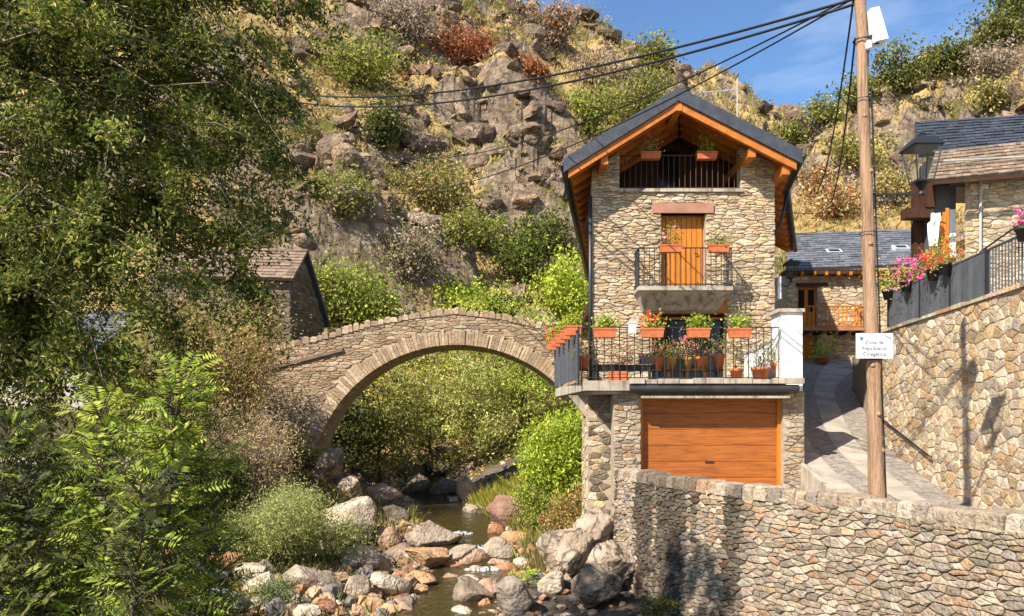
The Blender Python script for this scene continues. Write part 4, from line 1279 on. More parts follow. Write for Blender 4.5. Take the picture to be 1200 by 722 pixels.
MB().box(X(1068, UY), X(1100, UY), UY + .3, UY + .7, Z(252, UY), Z(240, UY)).build('porch_beam', M['dark_wood'], uh)
MB().box(X(1090, UY), X(1102, UY), UY + .25, UY + .68, Z(240, UY) + .003, Z(205, UY)).build('porch_post', M['dark_wood'], uh)
ey, ry2 = UY - .7, UY + 1.2
lr = slate_roof(uh, (X(1086, ey), ey, Z(212, ey)), (X(1290, ey), ey, Z(193, ey)), (X(1275, ry2), ry2, Z(158, ry2)), (X(1096, ry2), ry2, Z(178, ry2)), 9, 24, M['brown_slab'], 91, .05)
MB().beam((X(1092, ey), ey - .06, Z(211, ey) - .13), (X(1290, ey), ey - .06, Z(199, ey) - .02), .09, .09).build('gutter', M['dark_wood'], lr)
MB().tube([(X(1106, UY - .1), UY - .1, Z(193, UY - .1) + .12), (X(1280, UY - .1), UY - .1, Z(184, UY - .1) + .12)], .03, 6).build('snow_pipe', M['pipe'], lr)
MB().tube([(X(1149, UY - .12), UY - .12, Z(214, UY)), (X(1149, UY - .12), UY - .12, 3)], .04, 8).build('downpipe', M['pipe'], uh)
ry3 = UY + 3.4
ur = slate_roof(uh, (X(1077, ry2 + .05), ry2 + .05, Z(181, ry2)), (X(1290, ry2), ry2 + .05, Z(160, ry2)), (X(1290, ry3), ry3, Z(130, ry3)), (X(1072, ry3), ry3, Z(143, ry3)), 11, 20, M['slate'], 92, .05)
MB().box(X(1105, ry2), X(1290, ry2), ry2 + .1, ry2 + 2, 8.2, Z(176, ry2)).build('upper_wall', M['mortar'], uh)
orangeb = thing('wooden_shutter', (X(1105, 24), 24, RT), 'open orange wooden shutter beside the porch of the upper house', 'shutter')
for i in range(4):
    x = X(1098, 23.8) + i * .105
    z0, z1 = Z(286 - i * 2, 23.8), Z(258 - i * 5, 23.8)
    MB().box(x, x + .098, 23.8 + i * .02, 23.84 + i * .02, RT, z1).build('board', M['wood'], orangeb)
cl_ = MB()
gxx, gzz = np.meshgrid(np.linspace(0, 1, 7), np.linspace(0, 1, 14))
Vc = []
for a, t in zip(gxx.ravel(), gzz.ravel()):
    wx = (.14 + .04 * t) * (1 if t < .75 else .8)
    Vc.append((X(1093, 23.6) + (a - .5) * 2 * wx * .9 + (.07 if t > .75 else 0), 23.55 + .05 * math.sin(a * 9 + t * 3), 5.55 + t * 1.0))
n7 = 7
fcs = [(j * n7 + i, j * n7 + i + 1, (j + 1) * n7 + i + 1, (j + 1) * n7 + i) for j in range(13) for i in range(6)]
Vb = [(v[0], v[1] + .03, v[2]) for v in Vc]
cl_.add(Vc, fcs); cl_.add(Vb, [f[::-1] for f in fcs])
rack = thing('drying_cloth', (X(1093, 23.6), 23.6, RT), 'white cloth hung beside the orange shutter of the upper house', 'cloth')
cl_.build('cloth', M['cloth'], rack, True)
MB().tube([(X(1093, 23.6) + .02, 23.6, RT), (X(1093, 23.6) + .02, 23.6, 6.6), (X(1093, 23.6) + .3, 23.6, 6.62)], .02, 6).build('hook_post', M['iron'], rack)

# ------------------------------------------------------------------ small house and rendered house on the left bank
LY = 36.0
sh = thing('small_house', (X(335, LY), LY, 3), 'small dark stone house with slab roof behind the left end of the bridge', 'house')
gxa, gxb = X(352, LY), X(379, LY + 3.2)
ap = (X(354, LY), LY, Z(297, LY))                # ridge end facing the camera side
A0 = (X(338, LY - 1.6), LY - 1.6, Z(320, LY - 1.6))
# gable wall faces right
A_ = Vector((X(340, 34.4), 34.4, 0)); B_ = Vector((X(379, 38.6), 38.6, 0)); Mm = (A_ + B_) / 2
wl_ = Vector((-1, -.12, 0)).normalized() * 6
def v3(p, z): return (p.x, p.y, z)
za, zr_, zb = Z(322, 34.4), Z(296, 36), Z(372, 38.6)
ridge = A_.lerp(B_, .36)
mb = MB()
mb.add([v3(A_, -1), v3(B_, -1), v3(B_, zb), v3(ridge, zr_ - .1), v3(A_, za)], [(0, 1, 2, 3, 4)])
mb.add([v3(A_ + wl_, -1), v3(A_, -1), v3(A_, za), v3(A_ + wl_, za)], [(0, 1, 2, 3)])
sho = mb.build('wall', M['dirt_joint'], sh)
gd_ = (B_ - A_).normalized(); gL = (B_ - A_).length; gn = Vector((gd_.y, -gd_.x, 0))
def pl_g(u, v, d): q = A_ + gd_ * u + gn * d; return (q.x, q.y, v)
ur_ = gL * .36
pls = lambda u, v: [(-(zr_ - za) / ur_, 1, za - .05), ((zr_ - zb) / (gL - ur_), 1, zb + (zr_ - zb) / (gL - ur_) * gL - .05)]
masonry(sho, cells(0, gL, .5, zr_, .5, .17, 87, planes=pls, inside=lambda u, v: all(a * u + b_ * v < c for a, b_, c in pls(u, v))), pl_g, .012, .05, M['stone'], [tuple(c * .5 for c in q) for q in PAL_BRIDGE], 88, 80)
wd_ = wl_.normalized()
def pl_f(u, v, d): q = A_ + wd_ * u + Vector((-wd_.y, wd_.x, 0)) * -d; q = A_ + wd_ * u + Vector((0, -1, 0)) * d; return (q.x, q.y, v)
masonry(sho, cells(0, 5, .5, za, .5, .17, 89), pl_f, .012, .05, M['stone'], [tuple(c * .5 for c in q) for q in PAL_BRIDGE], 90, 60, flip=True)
ov = gn * .25
e0, e1 = A_ - gd_ * .3 + ov, ridge + ov
sr = slate_roof(sh, v3(e0 + wl_, za - .25), v3(e0, za - .25), v3(e1, zr_ + .1), v3(e1 + wl_, zr_ + .1), 10, 12, M['brown_slab'], 93, .05)
e2 = B_ + gd_ * .3 + ov
mb = MB(); mb.add([v3(e1, zr_ + .1), v3(e2, zb - .25), v3(e2 + wl_, zb - .25), v3(e1 + wl_, zr_ + .1), v3(e1, zr_ - .12), v3(e2, zb - .47), v3(e2 + wl_, zb - .47), v3(e1 + wl_, zr_ - .12)],
                  [(0, 1, 2, 3), (7, 6, 5, 4), (0, 4, 5, 1), (1, 5, 6, 2), (2, 6, 7, 3)])
mb.build('rear_roof', M['slate'], sh)

lh = thing('rendered_house', (-16.5, 25, -1), 'pale rendered house half hidden behind the big tree at left', 'house')
mb = MB(); mb.box(-24, X(106, 25), 25, 31, -2, 2.6); M['render'] = pm('pale_render', (.52, .44, .36), (.42, .35, .28), 2, .9, .4, 20, stain=(1.5, (2, 2, .5), (.25, .2, .15), .6))
mb.build('wall', M['render'], lh)
slate_roof(lh, (-24.4, 24.5, 2.5), (X(106, 25) + .5, 24.5, 2.5), (X(106, 25) + .5, 28, 4.2), (-24.4, 28, 4.2), 10, 20, M['slate_far'], 94)
wn_ = MB().box(-18.6, -17.6, 24.96, 25.02, .6, 1.9).build('window', M['dark_wood'], lh)
MB().box(-18.5, -17.7, 24.94, 24.958, .7, 1.8).build('pane', M['glass'], wn_)
# low terrace wall under it
lw = thing('garden_wall', (-13, 20, -2.4), 'low dry stone garden wall under the rendered house', 'wall')
mb = MB(); mb.box(-18, -9.6, 19.6, 20.1, -3.2, -.95); lwo = mb.build('wall_core', M['dirt_joint'], lw)
masonry(lwo, cells(-14.5, -9.6, -2.6, -.95, .38, .17, 95, jit=.5), pl_front(19.6), .012, .07, M['streaked'], PAL_WALL, 96, 120)
x = -14.5
while x < -9.7:
    w_ = random.uniform(.4, .8); mb = MB(); mb.c = random.choice(PAL_WALL); mb.box(x, x + w_ - .02, 19.5, 20.15, -.947, -.947 + random.uniform(.1, .16)); mb.build('coping_stone', M['streaked'], lw); x += w_

# ------------------------------------------------------------------ utility pole, sign, lamps
PY = 12.7
pole = thing('utility_pole', (X(1030, PY), PY, -1.8), 'knotty weathered wooden utility pole behind the parapet', 'pole')
r = random.Random(5)
pz = np.linspace(-1.8, 8.2, 26)
def pole_c(z): 
    py = CY - z * F / PY
    px = 1028.5 - (585 - py) * (21 / 585.0)
    return X(px, PY)
mb = MB(); ptsp, rads = [], []
for i, z in enumerate(pz):
    ptsp.append((pole_c(z) + .012 * math.sin(z * 2.1), PY + .012 * math.cos(z * 1.7), z)); rads.append((.122 - .0046 * (z + 1.8)) * r.uniform(.95, 1.05) * (1.1 if i % 5 == 2 else 1))
mb.tube(ptsp, rads, 14); mb.build('pole_shaft', M['old_wood'], pole, True)
for (z, a) in ((-.4, 2.2), (1.0, 3.6), (.2, 2.9), (3.0, 3.3), (4.2, 2.4), (5.1, 3.5)):
    rr = .125 - .005 * (z + 1.8)
    c = (pole_c(z) + math.sin(a) * rr * .8 - .0, PY + math.cos(a) * rr * .85, z)
    MB().lathe((c[0], c[1], c[2] - .045), [(.012, 0), (.045, .03), (.05, .05), (.035, .08), (.01, .1)], 8).build('knot', M['old_wood'], pole, True)
MB().tube([(pole_c(z) + .125, PY - .03, z) for z in (-1.6, 0, 2, 4, 5.6)], .013, 6).build('conduit', M['cable'], pole)
for z in (1.1, 3.2, 5.4):
    MB().tube([(pole_c(z) + .14 * math.cos(t), PY + .14 * math.sin(t), z) for t in np.linspace(0, 6.283, 15)], .008, 5, False).build('strap', M['iron'], pole)

sgn = thing('notice_board', (X(1024.5, PY - .16), PY - .16, Z(420, PY)), 'white rectangular hunting-zone notice fixed low on the utility pole', 'sign')
sy = PY - .17
sx0, sx1, sz0, sz1 = X(1003.5, sy), X(1046.5, sy), Z(420, sy), Z(390.5, sy)
MB().box(sx0, sx1, sy, sy + .02, sz0, sz1).build('plate', M['white_metal'], sgn)
def text(body, x, z, size, mat, parent, y, name='lettering'):
    cu = bpy.data.curves.new(name, 'FONT'); cu.body = body; cu.size = size; cu.align_x = 'CENTER'; cu.extrude = .0015
    t = bpy.data.objects.new(name, cu); COL.objects.link(t)
    t.location = (0, 0, 0); t.rotation_euler = (R(90), 0, 0)
    dg = bpy.context.evaluated_depsgraph_get(); dg.update()
    me = bpy.data.meshes.new_from_object(t.evaluated_get(dg))
    bpy.data.objects.remove(t)
    co = np.empty(len(me.vertices) * 3, dtype=np.float32); me.vertices.foreach_get('co', co); co = co.reshape(-1, 3)
    co = np.stack([co[:, 0] + x, y - co[:, 2], co[:, 1] + z], 1); me.vertices.foreach_set('co', co.astype(np.float32).ravel())
    me.materials.clear(); me.materials.append(mat); me.update()
    o = link(name, me, parent); return o
for body, py, sz in (('Zona de', 403.5, .09), ('Repoblació', 410.2, .09), ('Cinegètica', 417, .09)):
    text(body, X(1024.5, sy), Z(py, sy), sz, M['ink'], sgn, sy - .003)
MB().lathe((X(1009.5, sy), sy - .004, Z(396.5, sy)), [(.02, -.028), (.03, -.02), (.03, .02), (.02, .028)], 8, (1, .1)).build('emblem', M['blue'], sgn)
MB().beam((X(1038, sy), sy - .003, Z(394, sy)), (X(1044, sy), sy - .003, Z(397, sy)), .004, .012).build('small_print', M['ink'], sgn)
for z in (sz0 + .06, sz1 - .04):
    MB().tube([(X(1024.5, sy), sy + .02, z), (X(1024.5, sy) + .02, PY, z)], .014, 6).build('bolt', M['iron'], sgn)

# white box on the pole
wb = thing('pole_box', (X(1019, PY), PY, Z(50, PY)), 'tilted white box lamp clamped near the top of the utility pole', 'lamp')
c = Vector((X(1026, PY - .05), PY - .05, Z(33, PY))); ax = Vector((.22, 0, -1)).normalized(); sx_ = Vector((1, 0, .22)).normalized()
mb = MB(); mb.hexa([c - ax * (-.28) + sx_ * i * (.10 if j < 0 else .10) + Vector((0, j * .12, 0)) for i, j in ((-1, -1), (1, -1), (1, 1), (-1, 1))] + [c - ax * .27 + sx_ * i * .075 + Vector((0, j * .1, 0)) for i, j in ((-1, -1), (1, -1), (1, 1), (-1, 1))])
mb.build('housing', M['white_metal'], wb)
MB().tube([(pole_c(6.3), PY, Z(46, PY)), (X(1020, PY), PY - .05, Z(44, PY)), (X(1024, PY), PY - .05, Z(40, PY))], .022, 6).build('arm', M['iron'], wb)
MB().lathe((X(1014, PY) , PY - .13, Z(63, PY)), [(.03, 0), (.05, .02), (.055, .12), (.03, .15)], 8).build('insulator', M['white_metal'], wb)
MB().tube([(X(1028, PY), PY - .05, Z(49, PY)), (X(1027, PY), PY - .08, Z(54, PY)), (X(1018, PY), PY - .1, Z(55, PY)), (X(1014, PY), PY - .1, Z(66, PY)), (X(1014, PY), PY - .1, Z(80, PY))], .012, 5).build('lead', M['cable'], wb)
MB().tube([(pole_c(6.2) + .13 * math.cos(t), PY + .13 * math.sin(t), Z(48, PY)) for t in np.linspace(0, 6.283, 15)], .012, 5, False).build('clamp', M['iron'], wb)

def lantern(name, base, h, w, label, wall_pt, arm_z, arm_mb):
    """four-sided village lantern standing on an iron arm: base = bottom of the body"""
    t = thing(name, base, label, 'lamp', 'black village lanterns')
    bx_, by_, bz_ = base
    b0, t0 = w * .24, w * .40
    z1, z2 = h * .22, h * .74
    fr = MB()
    for i, j in ((-1, -1), (1, -1), (1, 1), (-1, 1)):
        MB().beam((bx_ + i * b0, by_ + j * b0, bz_ + z1), (bx_ + i * t0, by_ + j * t0, bz_ + z2), w * .035, w * .035).build('frame_bar', M['iron'], t)
    for k, (i, j) in enumerate(((0, -1), (1, 0), (0, 1), (-1, 0))):
        if i == 0:
            P = [(bx_ - b0, by_ + j * b0, bz_ + z1), (bx_ + b0, by_ + j * b0, bz_ + z1), (bx_ + t0, by_ + j * t0, bz_ + z2), (bx_ - t0, by_ + j * t0, bz_ + z2)]
        else:
            P = [(bx_ + i * b0, by_ - b0, bz_ + z1), (bx_ + i * b0, by_ + b0, bz_ + z1), (bx_ + i * t0, by_ + t0, bz_ + z2), (bx_ + i * t0, by_ - t0, bz_ + z2)]
        g_ = MB(); g_.add(P, [(0, 1, 2, 3)]); g_.build('pane', M['clear'], t)
    MB().lathe((bx_, by_, bz_ + z1 - .02), [(b0 * 1.5, 0), (b0 * 1.5, .03)], 4).build('lower_rim', M['iron'], t)
    MB().lathe((bx_, by_, bz_), [(w * .06, 0), (w * .1, h * .03), (w * .06, h * .09), (w * .12, h * .14), (w * .2, z1 - .02)], 8).build('socket', M['iron'], t)
    MB().lathe((bx_, by_, bz_ + z1), [(w * .07, 0), (w * .07, h * .2), (w * .05, h * .24)], 8).build('lamp_holder', M['zinc'], t)
    MB().lathe((bx_, by_, bz_ + z2 - .02), [(t0 * 1.5, 0), (w * .66, .015), (w * .64, .03), (w * .50, h * .10), (w * .38, h * .155), (w * .12, h * .175), (w * .10, h * .22), (w * .12, h * .23), (w * .05, h * .25)], 4).build('hood', M['iron'], t)
    arm_mb.build('arm', M['iron'], t)
    return t
m, n, l, b = mat_new('clear_lamp_glass')
gl2 = n.new('ShaderNodeBsdfGlossy'); gl2.inputs['Roughness'].default_value = .05
tr = n.new('ShaderNodeBsdfTransparent'); tr.inputs['Color'].default_value = (.9, .9, .88, 1)
ms = n.new('ShaderNodeMixShader'); ms.inputs['Fac'].default_value = .03
l.new(tr.outputs['BSDF'], ms.inputs[1]); l.new(gl2.outputs['BSDF'], ms.inputs[2]); l.new(ms.outputs['Shader'], n['Material Output'].inputs['Surface'])
M['clear'] = m
arm = MB()
lx, lz = X(1080, PY - .05), Z(231, PY)
zz = Z(229, PY)
arm.beam((X(1018, PY), PY - .05, zz), (lx + .05, PY - .05, zz), .03, .03)
arm.beam((X(1020, PY), PY - .05, zz - .2), (X(1046, PY), PY - .05, zz - .06), .02, .02)
arm.beam((X(1022, PY), PY - .05, zz - .24), (X(1022, PY), PY - .05, zz + .02), .03, .03)
for px in (1029, 1039, 1050, 1061):
    cxp, rr = X(px, PY), .055
    arm.tube([(cxp + rr * math.cos(t) * 1.1, PY - .05, zz - .075 + rr * math.sin(t)) for t in np.linspace(0, 6.283, 11)], .009, 4, False)
lantern('street_lantern', (lx, PY - .05, lz), Z(155, PY) - lz, .55, 'large black iron lantern on a scrolled arm fixed to the utility pole', None, 0, arm)
arm = MB()
ly = 23.6; wx = X(927, ly)
arm.tube([(X(908, 23.4), 23.4, Z(334, ly)), (wx - .1, ly, Z(336, ly)), (wx, ly, Z(330, ly))], .02, 6)
lantern('wall_lantern', (wx, ly, Z(331, ly)), .75, .46, 'small black lantern on the side wall of the stone house', None, 0, arm)
# white box at the corner
tb = thing('meter_box', (7.62, 22.4, 3.9), 'slim white box on the right corner of the stone house', 'box')
MB().box(X(911.5, 22.3), X(915.5, 22.3), 22.3, 22.6, Z(350, 22.3), Z(324, 22.3)).build('case', M['white_metal'], tb)
MB().box(X(912, 22.3), X(915, 22.3), 22.28, 22.3, Z(337, 22.3), Z(326, 22.3)).build('cover', M['white'], tb)
# television aerial on the roof
an = thing('roof_aerial', (X(864, 25), 25, roof_z(X(864, 25), 25)), 'thin television aerial on the right slope of the house roof', 'aerial')
ax_ = X(864, 25)
MB().tube([(ax_, 25, roof_z(ax_, 25) - .1), (ax_, 25, Z(92, 25))], .022, 6).build('mast', M['pipe'], an)
MB().tube([(X(818, 25), 25, Z(109, 25)), (X(866, 25), 25, Z(105, 25))], .022, 5).build('boom', M['pipe'], an)
for px in (822, 832, 842, 852):
    MB().tube([(X(px, 25), 24.7, Z(108, 25)), (X(px, 25), 25.3, Z(108, 25))], .009, 5).build('element', M['pipe'], an)
MB().tube([(X(855, 25), 25, Z(117, 25)), (X(864, 25), 25, Z(103, 25))], .010, 5).build('brace', M['pipe'], an)
MB().tube([(X(858, 25), 25, Z(99, 25)), (X(866, 25), 25, Z(110, 25))], .010, 5).build('brace', M['pipe'], an)

# overhead cables
def cable(label, a, b_, sag, rad, n_=40):
    a, b_ = Vector(a), Vector(b_)
    pts = [a.lerp(b_, t) - Vector((0, 0, sag * 4 * t * (1 - t))) for t in np.linspace(0, 1, n_)]
    me = MB().tube(pts, rad, 6).mesh('overhead_cable', M['cable'], True)
    return tag(link('overhead_cable', me), label, 'cable', 'overhead cables', 'thing')
cp = lambda px, py, y: (X(px, y), y, Z(py, y))
top = lambda py, dx=0: (pole_c(Z(py, PY)) + dx, PY, Z(py, PY))
cable('upper thick black cable crossing from the pole to the left tree', top(-3), cp(330, 108, 30), .75, .024)
cable('lower thick black cable crossing from the pole to the left tree', top(3), cp(330, 117, 30), .85, .024)
cable('slim cable running from the pole down behind the house ridge, upper one', top(-8), cp(420, 170, 44), 1.6, .016)
cable('slim cable running from the pole down behind the house ridge, lower one', top(-6), cp(380, 212, 44), 1.8, .016)
cable('cable hanging from the pole top down to the house eave', top(-2, -.1), cp(955, 222, 27), .9, .016)
cable('second cable hanging from the pole shaft towards the lane', top(45, -.1), cp(968, 228, 29), 1.2, .016)
cable('short cable between the house corner and the lane, upper one', cp(906, 246, 22.2), cp(985, 245, 34), .15, .012)
cable('short cable between the house corner and the lane, lower one', cp(906, 272, 22.2), cp(985, 262, 34), .2, .012)

# ------------------------------------------------------------------ foliage
class Leaves:
    def __init__(s): s.V = []; s.T = []; s.n = 0
    def add(s, P, size, ratio, pal, rg, up=.25, shade=(.7, 1.25)):
        """leaf blades at the points P: folded diamonds facing every way"""
        n_ = len(P)
        if n_ == 0: return
        a = rg.normal(size=(n_, 3)); a[:, 2] -= .25
        a /= np.linalg.norm(a, axis=1, keepdims=True)
        b_ = rg.normal(size=(n_, 3)); b_ = np.cross(a, b_); b_ /= np.linalg.norm(b_, axis=1, keepdims=True) + 1e-6
        c = np.cross(a, b_)
        sz = (size * rg.uniform(.65, 1.3, n_))[:, None]
        f_ = sz * .16
        v = np.stack([P - a * sz * .5, P + b_ * sz * ratio * .5 + c * f_, P + a * sz * .5, P - b_ * sz * ratio * .5 + c * f_], 1)
        pal = np.asarray(pal)
        t = pal[rg.integers(0, len(pal), n_)] * rg.uniform(shade[0], shade[1], n_)[:, None] * 1.7
        s.V.append(v.reshape(-1, 3)); s.T.append(np.repeat(t, 4, 0)); s.n += n_
    def mesh(s, name, mat):
        V = np.concatenate(s.V); T = np.concatenate(s.T)
        return np_mesh(name, V, np.arange(len(V)).reshape(-1, 4), T, mat)


def in_ellipsoids(E, n, rg, shell=.35):
    """points spread through the ellipsoids (centre, radii), thinner in the middle"""
    w = np.array([e[1][0] * e[1][1] * e[1][2] for e in E]) ** .8; w /= w.sum()
    k = rg.choice(len(E), n, p=w)
    d = rg.normal(size=(n, 3)); d /= np.linalg.norm(d, axis=1, keepdims=True)
    rad = rg.uniform(shell ** 3, 1, n) ** (1 / 3)
    rad *= 1 + .22 * (fbm(d[:, 0] * 2.3 + 7, d[:, 1] * 2.3 + k * 3, d[:, 2] * 2.3, 2, 13) - .5) * 2
    C = np.array([e[0] for e in E]); RR = np.array([e[1] for e in E])
    return C[k] + d * rad[:, None] * RR[k]


def plant(name, label, cat, base, E, clumps, per, crad, size, ratio, pal, seed, trunk=.12, group=None, limbs=18, bark='bark', stems=1, flat=.75, shell=.3, crown='crown', trunk_name='trunk', lean=(0, 0), kr=(.65, 1.35), gap=None, limbr=.45):
    rg = np.random.default_rng(seed)
    t = thing(name, base, label, cat, group)
    C = in_ellipsoids(E, clumps, rg, shell)
    if gap:
        gq = fbm(C[:, 0] / gap[0], C[:, 1] / gap[0], C[:, 2] / (gap[0] * .8), 2, 19); C = C[gq > np.quantile(gq, gap[1])]
    L = Leaves()
    pal = np.asarray(pal)
    for c in C:
        n_ = max(3, int(per * rg.uniform(.5, 1.5)))
        P = c + rg.normal(size=(n_, 3)) * crad * rg.uniform(.6, 1.25) * np.array([1, 1, flat])
        k = rg.uniform(*kr)
        L.add(P, size, ratio, pal * k, rg)
    link(crown, L.mesh(crown, M['leaf']), t)
    mb = MB()
    b0 = Vector(base) - Vector((0, 0, .15)); cc = Vector(C.mean(0))
    topz = C[:, 2].max()
    idx = rg.choice(len(C), min(limbs, len(C)), replace=False)
    if stems == 1:
        tp = Vector((cc.x + lean[0], cc.y + lean[1], b0.z + (topz - b0.z) * .78))
        pts = []
        for q in np.linspace(0, 1, 8):
            p = b0.lerp(tp, q); w_ = .05 * (tp - b0).length * math.sin(q * 3.1)
            pts.append(p + Vector((w_ * rg.uniform(-.5, .5), w_ * rg.uniform(-.5, .5), 0)))
        mb.tube(pts, [trunk * (1.15 - .9 * q) for q in np.linspace(0, 1, 8)], 8)
        for i in idx:
            e = Vector(C[i]); q = min(max((e.z - b0.z) / max(tp.z - b0.z, .1) * .75, .12), .95)
            f_ = q * 7; j = min(int(f_), 6); st = pts[j].lerp(pts[j + 1], f_ - j)
            md = st.lerp(e, .5) + Vector((0, 0, .08 * (e - st).length))
            r0 = trunk * (1.15 - .9 * q) * limbr
            mb.tube([st, st.lerp(md, .55), md, e], [r0, r0 * .75, r0 * .5, r0 * .12], 5, False)
    else:
        for i in idx[:max(stems, limbs)]:
            e = Vector(C[i]); s_ = b0 + Vector((rg.normal() * trunk * 3, rg.normal() * trunk * 3, 0))
            md = s_.lerp(e, .5) + Vector((0, 0, .12 * (e - s_).length))
            mb.tube([s_, md, e], [trunk, trunk * .65, trunk * .2], 5, False)
    mb.build(trunk_name, M[bark], t, True)
    return t


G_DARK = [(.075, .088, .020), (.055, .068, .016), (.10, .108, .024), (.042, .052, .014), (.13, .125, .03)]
G_TREE = [(.078, .098, .017), (.060, .078, .014), (.10, .118, .020), (.046, .058, .012), (.15, .155, .028), (.24, .20, .05)]
G_BRIGHT = [(.20, .26, .028), (.26, .31, .040), (.15, .21, .024), (.30, .33, .05)]
G_LIME = [(.30, .34, .035), (.36, .38, .05), (.24, .29, .03), (.19, .24, .025)]
G_OLIVE = [(.16, .16, .036), (.20, .19, .045), (.12, .125, .03), (.24, .215, .06)]
G_WILLOW = [(.26, .27, .09), (.31, .31, .11), (.21, .225, .075), (.17, .19, .06)]
G_RUST = [(.30, .105, .035), (.24, .08, .03), (.34, .14, .05), (.20, .09, .045)]
G_DRY = [(.36, .25, .12), (.28, .19, .09), (.42, .31, .16), (.22, .16, .08), (.30, .24, .08)]
G_GREY = [(.26, .20, .14), (.20, .155, .11), (.31, .25, .18)]
G_YEL = [(.40, .33, .06), (.34, .30, .05), (.46, .36, .08), (.26, .26, .045)]

def gz(x, y): return float(ground(x, y))

# big tree at the left
TS = .63
TE = [((-6.9, 14.2, 5.4), (2.5, 2.5, 3.8)), ((-7.6, 13.8, 2.9), (2.5, 2.3, 2.3)), ((-9.6, 14.2, 6.0), (3.2, 2.8, 3.8)), ((-5.45, 14.0, 7.9), (1.55, 1.7, 2.6)), ((-8.5, 14, 9.4), (3.4, 2.8, 2.2)), ((-5.5, 13.9, 4.7), (.95, 1.2, 1.5)), ((-9.8, 13.9, 2.2), (2.0, 2.0, 1.6)), ((-6.0, 13.9, 2.6), (1.05, 1.2, 1.4)), ((-5.75, 13.9, 3.5), (.75, 1.0, 1.1)), ((-9.0, 13.6, 3.8), (1.9, 1.6, 2.8))]
TE = [(tuple(v * TS for v in c), tuple(v * TS for v in q)) for c, q in TE]
rg = np.random.default_rng(1)
tb_ = (-7.6, 9.3, gz(-7.6, 9.3))
bt = thing('broadleaf_tree', tb_, 'huge dark green tree filling the left edge of the view', 'tree')
S0 = in_ellipsoids(TE, 1700, rg, .05)
gq = fbm(S0[:, 0] / .8, S0[:, 1] / .8, S0[:, 2] / .7, 2, 19); S0 = S0[gq > np.quantile(gq, .34)]
L = Leaves(); tw = MB(); cc_ = np.mean([c for c, q in TE], 0)
pal_ = np.asarray(G_TREE)
tpt = [Vector(tb_) - Vector((0, 0, .2)), Vector((-7.5, 9.2, 0)), Vector((-7.1, 9.0, 2.4)), Vector((-6.6, 8.9, 4.4)), Vector((-6.0, 8.8, 6.2))]
tw.tube(tpt, [.24, .2, .16, .11, .05], 9)
for k, c in enumerate(S0):
    d = (c - cc_) * np.array([.5, .5, .35]) + rg.normal(size=3) * .55; d /= np.linalg.norm(d); d[2] -= .25
    ln = rg.uniform(.35, .85); kk = rg.uniform(.5, 1.55)
    u = np.linspace(0, 1, 7)
    A = c + np.outer(u, d) * ln - np.stack([u * 0, u * 0, .42 * ln * u ** 2], 1)
    n_ = int(rg.uniform(110, 200))
    q = rg.uniform(0.05, 1, n_); ii = np.minimum((q * 6).astype(int), 5); fr = (q * 6 - ii)[:, None]
    P = A[ii] * (1 - fr) + A[ii + 1] * fr + rg.normal(size=(n_, 3)) * .075 * np.array([1, 1, .9])
    L.add(P, .070, .40, pal_ * kk, rg)
    if k % 2 == 0: tw.tube([A[0], A[3], A[6]], [.007, .005, .002], 4, False)
    if k % 6 == 0:
        e = Vector(A[0]); f_ = min(max((e.z + .5) / 7.0, 0), .98) * 3; j_ = int(f_); st = tpt[1 + j_].lerp(tpt[min(2 + j_, 4)], f_ - j_)
        md = st.lerp(e, .5) + Vector((rg.normal() * .15, rg.normal() * .2, .12 * (e - st).length))
        tw.tube([st, st.lerp(md, .5) + Vector((rg.normal() * .06, 0, rg.normal() * .06)), md, md.lerp(e, .5) + Vector((0, 0, rg.normal() * .08)), e], [.03, .024, .017, .011, .006], 5, False)
link('crown', L.mesh('crown', M['leaf']), bt)
tw.build('trunk', M['twig'], bt, True)
